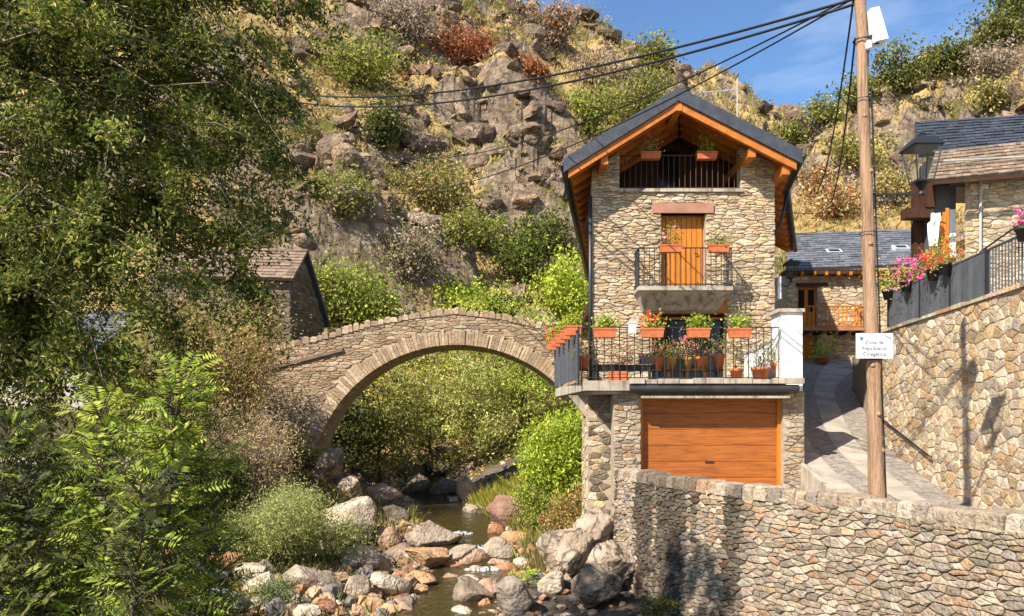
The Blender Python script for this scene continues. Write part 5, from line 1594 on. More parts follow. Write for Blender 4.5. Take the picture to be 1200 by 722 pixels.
# young compound-leaved trees below it
def compound(name, label, base, h, lean, nfr, pal, seed, fl=.30, leafl=.078):
    """slim sapling: fronds of paired leaflets along a leaning stem"""
    rg = np.random.default_rng(seed)
    t = thing(name, base, label, 'tree', 'saplings on the left bank')
    b0 = Vector(base); tp = b0 + Vector((lean[0], lean[1], h))
    pts = [b0.lerp(tp, q) + Vector((.08 * math.sin(q * 5 + seed), .05 * math.cos(q * 4), 0)) for q in np.linspace(0, 1, 8)]
    mb = MB(); mb.tube([pts[0] - Vector((0, 0, .2))] + pts, [.022] + [.021 * (1 - .85 * q) for q in np.linspace(0, 1, 8)], 6)
    L = Leaves(); V = []; T = []
    for k in range(nfr):
        q = rg.uniform(.3, 1.0); f_ = q * 6.99; j = int(f_); st = pts[j].lerp(pts[j + 1], f_ - j)
        an = rg.uniform(0, 6.283); el = rg.uniform(.05, 1.15)
        d = Vector((math.cos(an) * math.cos(el), math.sin(an) * math.cos(el), math.sin(el)))
        ln = fl * rg.uniform(.6, 1.25) * (1.25 - .55 * q)
        side = d.cross(Vector((0, 0, 1))).normalized(); up_ = side.cross(d); ro = rg.uniform(-1.1, 1.1); side = side * math.cos(ro) + up_ * math.sin(ro)
        fp_ = []
        sub = rg.uniform(.3, 1.3) * ln
        st2 = st + d * sub
        for u in np.linspace(0, 1, 6): fp_.append(st2 + d * ln * u - Vector((0, 0, .22 * ln * u * u)))
        mb.tube([st, st2, fp_[3], fp_[5]], [.0055, .0045, .003, .0015], 4, False)
        col = np.array(pal[rg.integers(0, len(pal))]) * rg.uniform(1.0, 1.7)
        npair = 7
        for m_ in range(npair):
            u = .12 + .85 * m_ / (npair - 1); fi = u * 4.99; ji = int(fi); p = fp_[ji].lerp(fp_[ji + 1], fi - ji)
            for sg in (-1, 1):
                lf = leafl * rg.uniform(.8, 1.2) * (1.05 - .4 * abs(u - .5)); dd = (side * sg + d * .45 + Vector((0, 0, rg.uniform(-.35, .1)))).normalized()
                wv = dd.cross(Vector((rg.normal() * .6 - .3, rg.normal() * .5 - .8, .75))).normalized() * lf * .14
                V += [tuple(p), tuple(p + dd * lf * .45 + wv), tuple(p + dd * lf), tuple(p + dd * lf * .45 - wv)]
                cc_ = col * rg.uniform(.85, 1.15); T += [cc_] * 4
    link('crown', np_mesh('crown', np.array(V), np.arange(len(V)).reshape(-1, 4), np.array(T), M['leaf']), t)
    mb.build('stem', M['bark'], t, True)
for nm, px, yb, h, ln, nf, pal, sd, lab in (
        ('young_ash', 176, 6.4, 445, (.12, .1), 430, G_LIME[1:] + G_BRIGHT, 3, 'tall young ash sapling with bright feathery leaves under the big tree'),
        ('young_ash', 122, 6.7, 470, (-.1, .1), 360, G_LIME[1:] + G_BRIGHT, 4, 'sunlit young ash sapling left of the tallest one'),
        ('young_ash', 222, 6.9, 505, (.15, 0), 300, G_DARK + G_BRIGHT, 5, 'darker young ash sapling right of the tallest one'),
        ('young_ash', 66, 6.6, 530, (-.15, 0), 300, G_DARK + G_BRIGHT[:2], 6, 'dark young ash sapling leaning out at the lower left'),
        ('young_ash', 12, 6.5, 500, (-.1, .1), 320, G_DARK + G_BRIGHT[:2], 8, 'leftmost young ash sapling at the frame edge'),
        ('young_ash', 146, 6.0, 570, (.1, 0), 280, G_DARK + G_BRIGHT[:1], 9, 'low young ash sapling in front of the tallest one')):
    x = X(px, yb); zb_ = gz(x, yb); compound(nm, lab, (x, yb, zb_), Z(h, yb) - zb_, ln, nf, pal, sd)

def shrub(name, label, px, py, wpx, hpx, pal, seed, cat='shrub', dens=1.0, size=None, group=None, bark='twig', y=None, stems=16, ratio=.45, y0=8.0, shell=.2, per=26, crk=.085, kr=(.65, 1.35)):
    """a shrub rooted where that line of sight meets the ground; wpx, hpx are its spread there"""
    if y is None: p = spot(px, py, y0)
    else: p = Vector((X(px, y), y, gz(X(px, y), y)))
    s = p.y / F
    w_, h_ = wpx * s, hpx * s
    sz = size or max(.06, 4.2 * s)
    n_ = int(max(26, dens * 70 * min(6, (wpx * hpx) / 2500.0)))
    rs = random.Random(seed * 7 + 1)
    E = [((p.x, p.y, p.z + h_ * .42), (w_ * .30, w_ * .30, h_ * .36))]
    for k in range(8):
        q = rs.uniform(.10, .27); a = rs.uniform(0, 6.28); d = rs.uniform(.15, .52)
        E.append(((p.x + math.cos(a) * w_ * d, p.y + math.sin(a) * w_ * d * .8, p.z + h_ * rs.uniform(.22, .80)), (w_ * q, w_ * q, h_ * q * rs.uniform(.7, 1.2))))
    return plant(name, label, cat, p, E, n_, per, max(w_, h_) * crk, sz, ratio, pal, seed, trunk=max(.012, w_ * .008), limbs=stems, stems=stems, bark=bark, group=group, shell=shell, crown='foliage', trunk_name='stem', kr=kr)

# shrubs by the stream
shrub('willow_shrub', 'rounded grey-green willow shrub on the gravel bank', 338, 662, 138, 105, G_WILLOW, 20, dens=2.0, size=.10, ratio=.26, per=34, stems=60)
shrub('low_weed', 'small grey-green weed clump among the near river stones', 312, 712, 62, 42, [(.14, .17, .06), (.11, .14, .05), (.19, .21, .09)], 21, 'weed', size=.075, ratio=.3)
shrub('dry_shrub', 'bare twiggy brown shrub with tan leaves left of the bridge', 296, 545, 150, 135, G_DRY + G_GREY, 22, dens=1.25, size=.10, ratio=.4, stems=120, y=24.2, per=18)
shrub('dry_shrub', 'tan and yellow leaved tree above the bare shrub beside the small house', 268, 470, 110, 165, G_DRY + [(.30, .27, .06)], 23, dens=1.6, size=.115, stems=60, y=27.0, per=20)
shrub('dry_shrub', 'tan bush left of the small house under the big tree', 215, 470, 120, 170, G_DRY + G_OLIVE, 123, dens=1.8, size=.115, stems=40, y=26.0, per=20)
shrub('leafy_shrub', 'yellow-green shrub spilling over the left bridge abutment', 345, 470, 75, 60, G_OLIVE + G_YEL[:1], 24, dens=1.0, size=.11, y=28.6, stems=24)
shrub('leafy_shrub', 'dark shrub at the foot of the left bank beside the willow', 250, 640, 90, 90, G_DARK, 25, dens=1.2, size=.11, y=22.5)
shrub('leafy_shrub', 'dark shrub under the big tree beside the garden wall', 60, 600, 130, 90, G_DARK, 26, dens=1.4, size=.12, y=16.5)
shrub('leafy_shrub', 'dark bramble at the lower left corner', 40, 712, 120, 80, G_DARK, 27, dens=1.4, size=.10, y=10.2)
shrub('leafy_shrub', 'green shrub behind the saplings on the left bank', 200, 560, 120, 110, G_DARK + G_OLIVE, 28, dens=1.4, size=.11, y=20.5)
shrub('leafy_shrub', 'tall green bush in front of the garden wall at far left', 30, 640, 170, 150, G_DARK + G_BRIGHT[:2], 128, dens=1.8, size=.10, y=12.5)
shrub('leafy_shrub', 'green bush hiding the right end of the garden wall', 128, 640, 130, 170, G_DARK + G_BRIGHT[:2], 129, dens=1.8, size=.10, y=13.6)
# trees seen through and behind the arch
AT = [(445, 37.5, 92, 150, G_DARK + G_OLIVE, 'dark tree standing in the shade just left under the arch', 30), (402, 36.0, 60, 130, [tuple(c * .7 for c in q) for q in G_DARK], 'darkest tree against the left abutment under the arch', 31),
      (505, 41.5, 90, 150, G_OLIVE, 'olive tree in the middle of the arch opening', 32), (556, 39.5, 80, 150, G_WILLOW[:3] + G_OLIVE, 'pale feathery willow in the right half of the arch', 33),
      (610, 41.0, 85, 150, G_BRIGHT + G_OLIVE, 'yellow-green tree near the right end of the arch', 34), (470, 45.0, 100, 165, G_OLIVE + G_YEL[:1], 'tall olive tree further back behind the arch', 35),
      (580, 46.0, 95, 165, G_BRIGHT[:2] + G_OLIVE, 'taller green tree further back behind the arch', 36), (535, 46.5, 80, 175, G_YEL + G_OLIVE, 'yellowing tree far behind the crown of the arch', 37)]
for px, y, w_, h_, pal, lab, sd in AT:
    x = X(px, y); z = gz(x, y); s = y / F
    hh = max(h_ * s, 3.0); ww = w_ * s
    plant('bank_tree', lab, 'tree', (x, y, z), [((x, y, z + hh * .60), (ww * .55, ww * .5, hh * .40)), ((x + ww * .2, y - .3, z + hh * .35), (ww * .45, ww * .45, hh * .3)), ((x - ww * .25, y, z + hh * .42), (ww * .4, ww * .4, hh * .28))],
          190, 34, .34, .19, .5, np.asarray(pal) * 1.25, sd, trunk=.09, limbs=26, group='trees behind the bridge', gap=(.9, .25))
shrub('leafy_shrub', 'bright green bush under the terrace corner', 655, 575, 95, 135, G_LIME[:3] + G_BRIGHT, 40, dens=2.2, size=.15, y=27.0, bark='bark')
shrub('leafy_shrub', 'broad bright bush lower on the right bank', 640, 600, 80, 80, G_BRIGHT + G_OLIVE, 41, dens=1.5, size=.13, y=26.2, bark='bark')
shrub('leafy_shrub', 'russet and green bramble by the buttress foot', 662, 645, 62, 75, G_OLIVE + G_DRY[:2] + G_RUST[:1], 42, dens=1.6, size=.10, y=23.2)
shrub('fern_clump', 'small bright green clump at the rock foot by the water', 626, 700, 40, 26, G_BRIGHT, 43, 'fern', size=.08, y=19.3)
shrub('wall_plant', 'dark green plant growing out of the shade-streaked parapet wall', 770, 690, 40, 45, G_DARK, 44, 'plant', size=.07, y=16.4)
shrub('wall_plant', 'smaller green tuft at the base of the shade-streaked wall', 806, 712, 24, 30, G_DARK + G_BRIGHT[:1], 45, 'plant', size=.06, y=15.2)

# trees and shrubs just behind the bridge and on the hillside
HB = [(425, 392, 90, 88, G_BRIGHT + G_OLIVE, 'bright green tree behind the left half of the bridge', 50), (385, 380, 60, 75, G_OLIVE, 'olive shrub between the small house and the bright tree', 51),
      (545, 372, 80, 42, G_LIME, 'lime green bush peeping over the bridge crown', 52), (590, 372, 45, 36, G_DARK, 'dark bush peeping over the bridge right of the lime one', 53),
      (664, 392, 62, 86, G_LIME, 'lime yellow tree beside the left wall of the stone house', 54), (612, 335, 66, 70, G_BRIGHT[:1] + G_DARK, 'green tree on the slope above the bridge right of centre', 55),
      (575, 300, 60, 52, G_OLIVE + G_BRIGHT[:1], 'green shrub on the slope above the bridge', 56), (640, 300, 40, 55, G_DARK, 'dark shrub beside the pale rock left of the house', 57),
      (415, 102, 80, 62, G_OLIVE + G_BRIGHT[:1], 'light green tree high on the left slope', 58), (450, 180, 56, 60, G_DARK, 'dark green tree below the cables on the slope', 59),
      (555, 84, 74, 48, G_RUST, 'large rust-red bush high on the slope', 60), (627, 94, 36, 24, G_RUST, 'small rust-red bush near the big outcrop', 61),
      (470, 48, 70, 40, G_GREY, 'bare grey thicket below the upper crag', 62), (650, 62, 60, 50, G_GREY + G_RUST[:1], 'bare brownish thicket near the ridge', 63),
      (700, 110, 60, 60, G_GREY + G_DRY[:2], 'pale bare thicket right of the outcrop', 64), (735, 150, 75, 62, G_OLIVE, 'olive shrub behind the left roof slope', 65),
      (690, 165, 50, 60, G_OLIVE + G_BRIGHT[:1], 'olive shrub beside the left eave', 66), (765, 92, 50, 44, G_OLIVE, 'olive shrub on the ridge shoulder above the roof', 67),
      (505, 245, 80, 60, G_OLIVE + G_DRY[:2], 'olive and tan shrub in the middle of the slope', 68), (480, 330, 60, 70, G_GREY + G_OLIVE[:1], 'grey twiggy shrub below the middle crag', 69),
      (540, 290, 50, 46, G_OLIVE, 'olive shrub left of the green slope tree', 70), (400, 255, 60, 55, G_OLIVE + G_DARK[:1], 'olive shrub on the lower left slope', 71),
      (1048, 110, 56, 46, G_DARK + G_OLIVE, 'dark green tree on the right skyline behind the pole', 72), (1118, 92, 50, 46, G_DARK, 'dark round tree on the right skyline', 73),
      (1172, 62, 76, 44, G_DARK + G_OLIVE[:1], 'spreading green tree on the right skyline near the corner', 74), (1090, 96, 44, 36, G_OLIVE, 'olive tree between the two dark skyline trees', 75),
      (1008, 128, 50, 38, G_OLIVE + G_DARK[:2], 'low green tree left of the pole on the skyline', 76), (972, 150, 48, 34, G_OLIVE, 'olive bush at the saddle of the two hills', 77),
      (1150, 100, 70, 40, G_GREY, 'bare grey thicket on the right slope', 78), (1165, 135, 60, 30, G_OLIVE + G_DRY[:1], 'olive bush above the upper house roof', 79),
      (1005, 200, 60, 40, G_OLIVE + G_DRY[:1], 'olive shrub behind the pole on the right slope', 80), (960, 240, 50, 44, G_RUST[2:] + G_DRY, 'russet shrub at the foot of the right slope', 81),
      (985, 255, 70, 40, G_DRY + G_RUST[:1], 'tan thicket above the far house roof', 82), (1050, 240, 60, 44, G_OLIVE + G_DRY, 'tan-green shrub below the lantern', 83),
      (1195, 20, 60, 36, G_DARK + G_OLIVE, 'green bush in the upper right corner', 84), (935, 185, 50, 40, G_DARK + G_OLIVE, 'dark bush at the gully between the hills', 85)]
for px, py, w_, h_, pal, lab, sd in HB:
    shrub('hillside_bush', lab, px, py, w_, h_, pal, sd, 'bush', dens=1.5, y0=38.5, bark='bark', group='bushes on the hillside', stems=14, per=20, ratio=.6, crk=.15, size=None, kr=(.45, 1.55))

import bmesh
ICO = {}
def ico(sub):
    if sub not in ICO:
        bm = bmesh.new(); bmesh.ops.create_icosphere(bm, subdivisions=sub, radius=1)
        bm.verts.ensure_lookup_table()
        ICO[sub] = (np.array([v.co[:] for v in bm.verts]), np.array([[v.index for v in f.verts] for f in bm.faces])); bm.free()
    return ICO[sub]
def rock_verts(sub, seed, rx, ry, rz, ang=.35, rot=None, chop=(.5, .85)):
    V, Fc = ico(sub); V = V.copy(); rg = np.random.default_rng(seed)
    for k in range(9):                           # chop flat faces
        d = rg.normal(size=3); d /= np.linalg.norm(d); c = rg.uniform(*chop)
        h = V @ d; V -= np.outer(np.clip(h - c, 0, None) * .92, d)
    f1 = fbm(V[:, 0] * 1.6 + seed, V[:, 1] * 1.6, V[:, 2] * 1.6, 4, seed % 50)
    V *= (1 + ang * (f1 - .5) + .16 * (fbm(V[:, 0] * 5 + seed, V[:, 1] * 5, V[:, 2] * 5, 3, seed % 40, True) - .5))[:, None]
    V *= np.array([rx, ry, rz])
    a = rg.uniform(0, 6.28) if rot is None else rot
    t = rg.uniform(-.22, .22)
    Rz = np.array([[math.cos(a), -math.sin(a), 0], [math.sin(a), math.cos(a), 0], [0, 0, 1]])
    Rx = np.array([[math.cos(t), 0, math.sin(t)], [0, 1, 0], [-math.sin(t), 0, math.cos(t)]])
    return V @ Rx.T @ (Rz.T if rot is None else np.eye(3)), Fc

# broken rock over the slopes: the biggest outcrops are things, the rest one mass
M['crag'] = pm('crag_rock', (1.0, .96, .90), (.55, .47, .40), 1.3, .92, 1.0, 4.5, dist=.22, stain=(.9, (1, 1, 1), (.10, .08, .06), .6))
_b = M['crag'].node_tree.nodes['Principled BSDF'].inputs['Base Color']
_l = _b.links[0].from_socket
M['crag'].node_tree.links.new(cracks(M['crag'], _l, .9, .07), _b)
rg = np.random.default_rng(55)
PAL_CRAG = np.array([(.37, .275, .195), (.31, .225, .16), (.43, .33, .24), (.24, .175, .13), (.40, .285, .18)])
def crag(x, y, z, w_, h_, seed, sub):
    V, Fc = rock_verts(sub, seed, w_, w_ * .8, h_, ang=.5, rot=0, chop=(.32, .66))
    a = rg.uniform(-.5, .5); ca, sa = math.cos(a), math.sin(a)
    V = V @ np.array([[1, 0, .25], [0, 1, 0], [-.25 + rg.uniform(-.3, .3), 0, 1]])
    V = V @ np.array([[ca, sa, 0], [-sa, ca, 0], [0, 0, 1]])
    return V + np.array([x, y, z]), Fc
names_ = ['huge dark outcrop left of the house gable', 'cracked outcrop left of the huge one', 'broad crag at the top of the slope', 'upper left crag near the big tree', 'banded outcrop above the green slope tree', 'pale cliff beside the left eave of the house', 'dark cliff behind the small house', 'rock knob under the lower cable', 'rock knob below the rust-red bush']
for k, lab in enumerate(names_):
    ox, oy, orad, oh = OUTC[k]
    t = thing('rock_outcrop', (ox, oy, gz(ox, oy) - 1), lab, 'outcrop', 'outcrops on the hillside')
    for q in range(15):
        dx, dy = rg.normal() * orad * .8, rg.normal() * orad * .5
        w_ = rg.uniform(.28, .62) * orad * .62
        V, Fc = crag(ox + dx, oy + dy, gz(ox + dx, oy + dy) + w_ * .1, w_, w_ * rg.uniform(.6, 1.15), 800 + k * 20 + q, 3)
        c = PAL_CRAG[rg.integers(0, 5)] * rg.uniform(.55, 1.15)
        link('rock_block', np_mesh('rock_block', V, Fc, np.repeat([c], len(V), 0), M['crag'], False), t)
VV, FF, TT, off = [], [], [], 0
n_ = 0
pr_ = [rock_verts(2, 900 + k, 1, .8, .8, ang=.5, rot=0, chop=(.32, .66)) for k in range(14)]
N = 14000
pxs = rg.uniform(250, 1260, N); yy_ = 43 * (190 / 43.0) ** rg.uniform(0, 1, N)
xx_ = (pxs - CX) * yy_ / F; zz_ = ground(xx_, yy_)
gm = fbm(xx_ / 13 + 5, yy_ / 13, (zz_ * .9) / 9, 4, 23)
pk = sstep(.44, .60, gm)
for (ox, oy, orad, oh) in OUTC: pk = np.maximum(pk, .9 * np.exp(-(((xx_ - ox) / 1.7) ** 2 + (yy_ - oy) ** 2) / (orad * 1.1) ** 2))
for i in range(N):
    if rg.uniform() > pk[i] * .55 + .015: continue
    V, Fc = pr_[rg.integers(0, 14)]
    s = yy_[i] / F
    w_ = s * (rg.uniform(2.5, 8) if rg.uniform() < .74 else rg.uniform(8, 21))
    a = rg.uniform(0, 6.28); ca, sa = math.cos(a), math.sin(a)
    V = (V * w_ * np.array([rg.uniform(.8, 1.7), 1, rg.uniform(.45, 1.1)])) @ np.array([[1, 0, .3], [0, 1, 0], [-.3, 0, 1]]) @ np.array([[ca, sa, 0], [-sa, ca, 0], [0, 0, 1]])
    VV.append(V + np.array([xx_[i], yy_[i], zz_[i] + w_ * .05])); FF.append(Fc + off); off += len(V)
    TT.append(np.repeat([PAL_CRAG[rg.integers(0, 5)] * rg.uniform(.5, 1.25)], len(V), 0))
print('hill rocks', len(VV))
tag(link('hillside_rocks', np_mesh('hillside_rocks', np.concatenate(VV), np.concatenate(FF), np.concatenate(TT), M['crag'], False)), 'broken rock and scree strewn over the slopes', 'rocks', kind='stuff')

# low scrub all over the slopes
rg = np.random.default_rng(77)
L = Leaves()
N = 13000
pxs = rg.uniform(-150, 1350, N); yy_ = 42 * (185 / 42.0) ** rg.uniform(0, 1, N)
xx_ = (pxs - CX) * yy_ / F
zz_ = ground(xx_, yy_)
gm = fbm(xx_ / 9, yy_ / 9, zz_ / 7, 4, 101) + rg.uniform(-.16, .16, N)
pals = [np.array(G_OLIVE), np.array(G_OLIVE), np.array(G_DARK) * 1.2, np.array(G_GREY), np.array(G_DRY), np.array(G_RUST), np.array(G_DRY)]
for i in range(N):
    if gm[i] < .50 and rg.uniform() > .22: continue
    s = yy_[i] / F
    w_ = rg.uniform(3, 11) * s if rg.uniform() < .86 else rg.uniform(11, 26) * s
    n_ = int(np.clip((w_ / s) ** 1.45 * .9, 10, 90))
    d = rg.normal(size=(n_, 3)) * np.array([.42, .42, .3]) * w_
    d[:, 2] = np.abs(d[:, 2])
    p = pals[int(rg.choice(7, p=[.24, .16, .12, .15, .16, .05, .12]))] * rg.uniform(.7, 1.2)
    L.add(np.array([xx_[i], yy_[i], zz_[i]]) + d, 2.6 * s, .6, p, rg)
tag(link('hillside_scrub', L.mesh('hillside_scrub', M['leaf'])), 'low mixed scrub scattered over the rocky slopes', 'scrub', kind='stuff')

# dry grass tufts on the slopes
L = Leaves()
N = 18000
pxs = rg.uniform(230, 1290, N); yy_ = 42 * (170 / 42.0) ** rg.uniform(0, 1, N)
xx_ = (pxs - CX) * yy_ / F; zz_ = ground(xx_, yy_)
m_ = fbm(xx_ / 6, yy_ / 6, zz_ / 5, 3, 141) > .36
xx_, yy_, zz_ = xx_[m_], yy_[m_], zz_[m_]; N = len(xx_)
k6 = 6
P = np.repeat(np.stack([xx_, yy_, zz_], 1), k6, 0); s6 = np.repeat(yy_ / F, k6)[:, None]
P = P + rg.normal(size=P.shape) * s6 * np.array([2.6, 2.6, .6])
hh = s6 * rg.uniform(3.0, 7.5, (len(P), 1))
ln = rg.normal(size=P.shape) * .4; ln[:, 2] = 1
w_ = rg.normal(size=P.shape); w_[:, 2] = 0; w_ /= np.linalg.norm(w_, axis=1, keepdims=True)
wd = w_ * hh * .16
v = np.stack([P - wd, P + wd, P + ln * hh * .6 + wd * .8, P + ln * hh], 1)
pg = np.array([(.52, .37, .15), (.44, .30, .11), (.58, .44, .20), (.36, .25, .09), (.34, .30, .085), (.26, .24, .07)])
L.V.append(v.reshape(-1, 3)); L.T.append(np.repeat(np.repeat(pg[rg.integers(0, 6, N)] * rg.uniform(.7, 1.15, N)[:, None], k6, 0), 4, 0))
tag(link('hillside_grass', L.mesh('hillside_grass', M['leaf'])), 'dry ochre grass tufts all over the slopes', 'grass', kind='stuff')

# grass and herbs on the banks
L = Leaves()
def blades(cx, cy, rx, ry, n_, h, pal, rgx, cond=None):
    P = np.stack([rgx.normal(size=n_) * rx + cx, rgx.normal(size=n_) * ry + cy], 1)
    zz = ground(P[:, 0], P[:, 1])
    ok = np.abs(P[:, 0] - river_c(P[:, 1])) > river_w(P[:, 1]) * 1.0
    ok &= ~((P[:, 0] > wall_x(P[:, 1]) - .1) & (P[:, 1] < 20.5)) & ~((P[:, 0] > 2.2) & (P[:, 1] > 20))
    P = np.concatenate([P, zz[:, None]], 1)[ok]; n_ = len(P)
    hh = h * rgx.uniform(.5, 1.3, n_)[:, None]
    ln = rgx.normal(size=(n_, 3)) * .35; ln[:, 2] = 1
    w_ = rgx.normal(size=(n_, 3)); w_[:, 2] = 0; w_ /= np.linalg.norm(w_, axis=1, keepdims=True)
    wd = w_ * hh * .06
    tip = P + ln * hh; mid = P + ln * hh * np.array([.45, .45, .55])
    v = np.stack([P - wd, P + wd, mid + wd * .8, tip, ], 1)
    pal = np.asarray(pal); t = pal[rgx.integers(0, len(pal), n_)] * rgx.uniform(.7, 1.25, n_)[:, None]
    L.V.append(v.reshape(-1, 3)); L.T.append(np.repeat(t, 4, 0))
blades(X(585, 31), 31.0, 1.3, 1.3, 9000, .55, G_YEL + G_LIME[:2], rg)
blades(X(640, 27), 27.5, 1.0, 1.6, 7000, .5, G_YEL[:2] + G_DRY + G_LIME[:2], rg)
blades(X(655, 23), 23.5, .5, 1.2, 4000, .4, G_DRY + G_YEL[:1] + G_OLIVE, rg)
blades(X(570, 30), 29.2, .7, .5, 2500, .3, G_BRIGHT, rg)
blades(-9, 21, 3.0, 3.0, 9000, .35, G_DARK + G_OLIVE, rg)
blades(-8, 13, 2.6, 2.4, 9000, .35, G_DARK + G_OLIVE[:2], rg)
blades(-9, 28, 2.5, 2.5, 8000, .4, G_OLIVE + G_DRY, rg)
blades(-6.5, 25.2, .9, 1.2, 2500, .35, G_DARK + G_DRY[:2], rg)
tag(link('bank_grass', L.mesh('bank_grass', M['leaf'])), 'tall yellow and green grass and herbs on the stream banks', 'grass', kind='stuff')

# ------------------------------------------------------------------ boulders and stones
C_GREY, C_TAN, C_PALE, C_RUST, C_DARK, C_PINK = (.44, .37, .295), (.62, .39, .21), (.64, .545, .43), (.46, .23, .13), (.17, .145, .12), (.50, .34, .24)
def boulder(label, px, py, wpx, hpx, col, seed, group=None, sub=3, y0=14, emb=.28, name='river_boulder', y=None, base=None):
    p = spot(px, py, y0, 37 if py > 600 else 60) if y is None else Vector((X(px, y), y, gz(X(px, y), y)))
    wz = float(water_z(p.y))
    s = p.y / F
    w_, h_ = wpx * s / 2, hpx * s / 2
    V, Fc = rock_verts(sub, seed, w_ * 1.08, w_ * .85, h_ * 1.25, rot=0, chop=(.36, .68) if name == 'bedrock' or sub == 4 else (.42, .74))
    zc = p.z + h_ * 1.25 * (1 - emb * 1.2)
    V = V + np.array([p.x, p.y + w_ * .4, zc])
    me = np_mesh(name, V - np.array(p), Fc, np.repeat([col], len(V), 0), M['crag'] if name == 'bedrock' else M['boulder'], sub >= 3 and name != 'bedrock')
    o = bpy.data.objects.new(name, me); o.location = p; COL.objects.link(o)
    return tag(o, label, 'rock', group, 'thing')
g_ = 'boulders in and beside the stream'
BL_ = [('biggest pale grey boulder behind the willow shrub', 412, 648, 84, 88, C_PALE), ('low tan boulder lying flat in midstream', 502, 668, 66, 34, C_TAN), ('long grey boulder propped behind the tan one', 508, 645, 66, 34, C_GREY),
       ('brown sloping slab leaning on the left of the tan boulder', 466, 662, 44, 26, (.36, .27, .2)), ('pale pointed boulder at the near water edge', 456, 702, 52, 34, C_PALE), ('speckled grey boulder below the willow shrub', 364, 700, 64, 40, C_GREY),
       ('rough grey boulder between the willow and the stream', 421, 670, 46, 36, C_GREY), ('dark wet boulder in the near channel', 455, 640, 32, 26, C_PINK), ('rounded grey boulder right of midstream', 540, 665, 42, 26, C_GREY),
       ('square grey boulder beside the white water', 583, 660, 42, 28, C_GREY), ('reddish boulder heap at the foot of the grassy bank', 590, 618, 58, 36, (.33, .19, .14)), ('orange-topped stone at the head of the rapid', 578, 632, 26, 18, C_RUST),
       ('pale flat slab on the right shore', 612, 668, 30, 14, C_PALE), ('tan block under the grassy bank', 602, 640, 34, 18, C_TAN), ('pinkish flat boulder upstream near the pool', 448, 594, 54, 26, C_PINK),
       ('dark boulder at the top of the pool', 490, 582, 40, 26, C_DARK), ('second dark boulder at the top of the pool', 520, 584, 36, 26, (.18, .155, .135)), ('brown boulder at the right of the pool', 545, 590, 26, 30, C_PINK),
       ('dark boulder under the arch beside the far cascade', 478, 562, 40, 26, C_DARK), ('dark boulder behind the far cascade', 512, 560, 40, 30, C_DARK), ('brownish bankside boulder at the near right', 548, 716, 58, 40, (.36, .29, .22)),
       ('large dark leaning boulder at the near right shore', 606, 722, 62, 44, (.34, .29, .24)), ('reddish block beside the leaning boulder', 575, 704, 34, 26, C_PINK), ('pale small block between the leaning boulder and the wall rocks', 646, 700, 36, 30, C_PALE),
       ('small stone in midstream below the rapid', 560, 676, 22, 12, C_PINK), ('brown flat stone behind the pale pointed boulder', 486, 690, 48, 18, C_TAN), ('rust stone left of the willow', 266, 668, 44, 26, C_RUST),
       ('long pale slab left of the willow', 244, 686, 66, 26, C_PALE), ('pale flat stone in front of the willow', 292, 680, 46, 22, C_PALE), ('grey slab at the near left shore', 262, 722, 66, 28, (.36, .36, .37)), ('rust stone at the near left shore', 215, 706, 36, 20, C_RUST),
       ('pale stone beside the weed clump', 415, 700, 36, 26, C_GREY), ('tan stone at the bottom edge of the view', 432, 716, 40, 16, C_TAN), ('grey ledge rock right of the far pool', 562, 606, 40, 16, C_GREY), ('wet grey stone left of the pool outlet', 462, 612, 36, 18, C_DARK)]
for i, (lab, px, py, w_, h_, col) in enumerate(BL_):
    boulder(lab, px, py, w_, h_, col, 200 + i, g_, sub=4 if w_ > 60 else 3)
# rock slope below the abutment and the bedrock under the buttress
for k, (px, y, w_, h_, lab) in enumerate(((388, 29.4, 40, 46, 'pale bedrock block under the left springing of the arch'), (412, 28.6, 40, 30, 'sloping pale bedrock below the left springing'), (376, 28.2, 34, 40, 'brown bedrock left of the arch springing'))):
    boulder(lab, px, 0, w_, h_, (.48, .38, .29), 280 + k, 'bedrock under the bridge', sub=4, y=y, name='bedrock', emb=.3)
boulder('brown rock face on the bank left of the arch', 300, 590, 90, 56, (.36, .25, .17), 261, g_, sub=4, y=25.8)
for i, (px, y, w_, h_, lab) in enumerate(((702, 20.2, 60, 74, 'bedrock outcrop under the house buttress'), (676, 19.4, 60, 64, 'tilted grey bedrock slab below the buttress'), (716, 18.8, 60, 56, 'grey bedrock at the shade-streaked wall foot'), (650, 19.8, 44, 46, 'small bedrock shoulder left of the buttress'), (694, 18.0, 66, 50, 'nearest dark bedrock block at the wall foot'))):
    boulder(lab, px, 0, w_, h_, (.44, .36, .28), 270 + i, 'bedrock under the house', sub=4, y=y, name='bedrock', emb=.1)
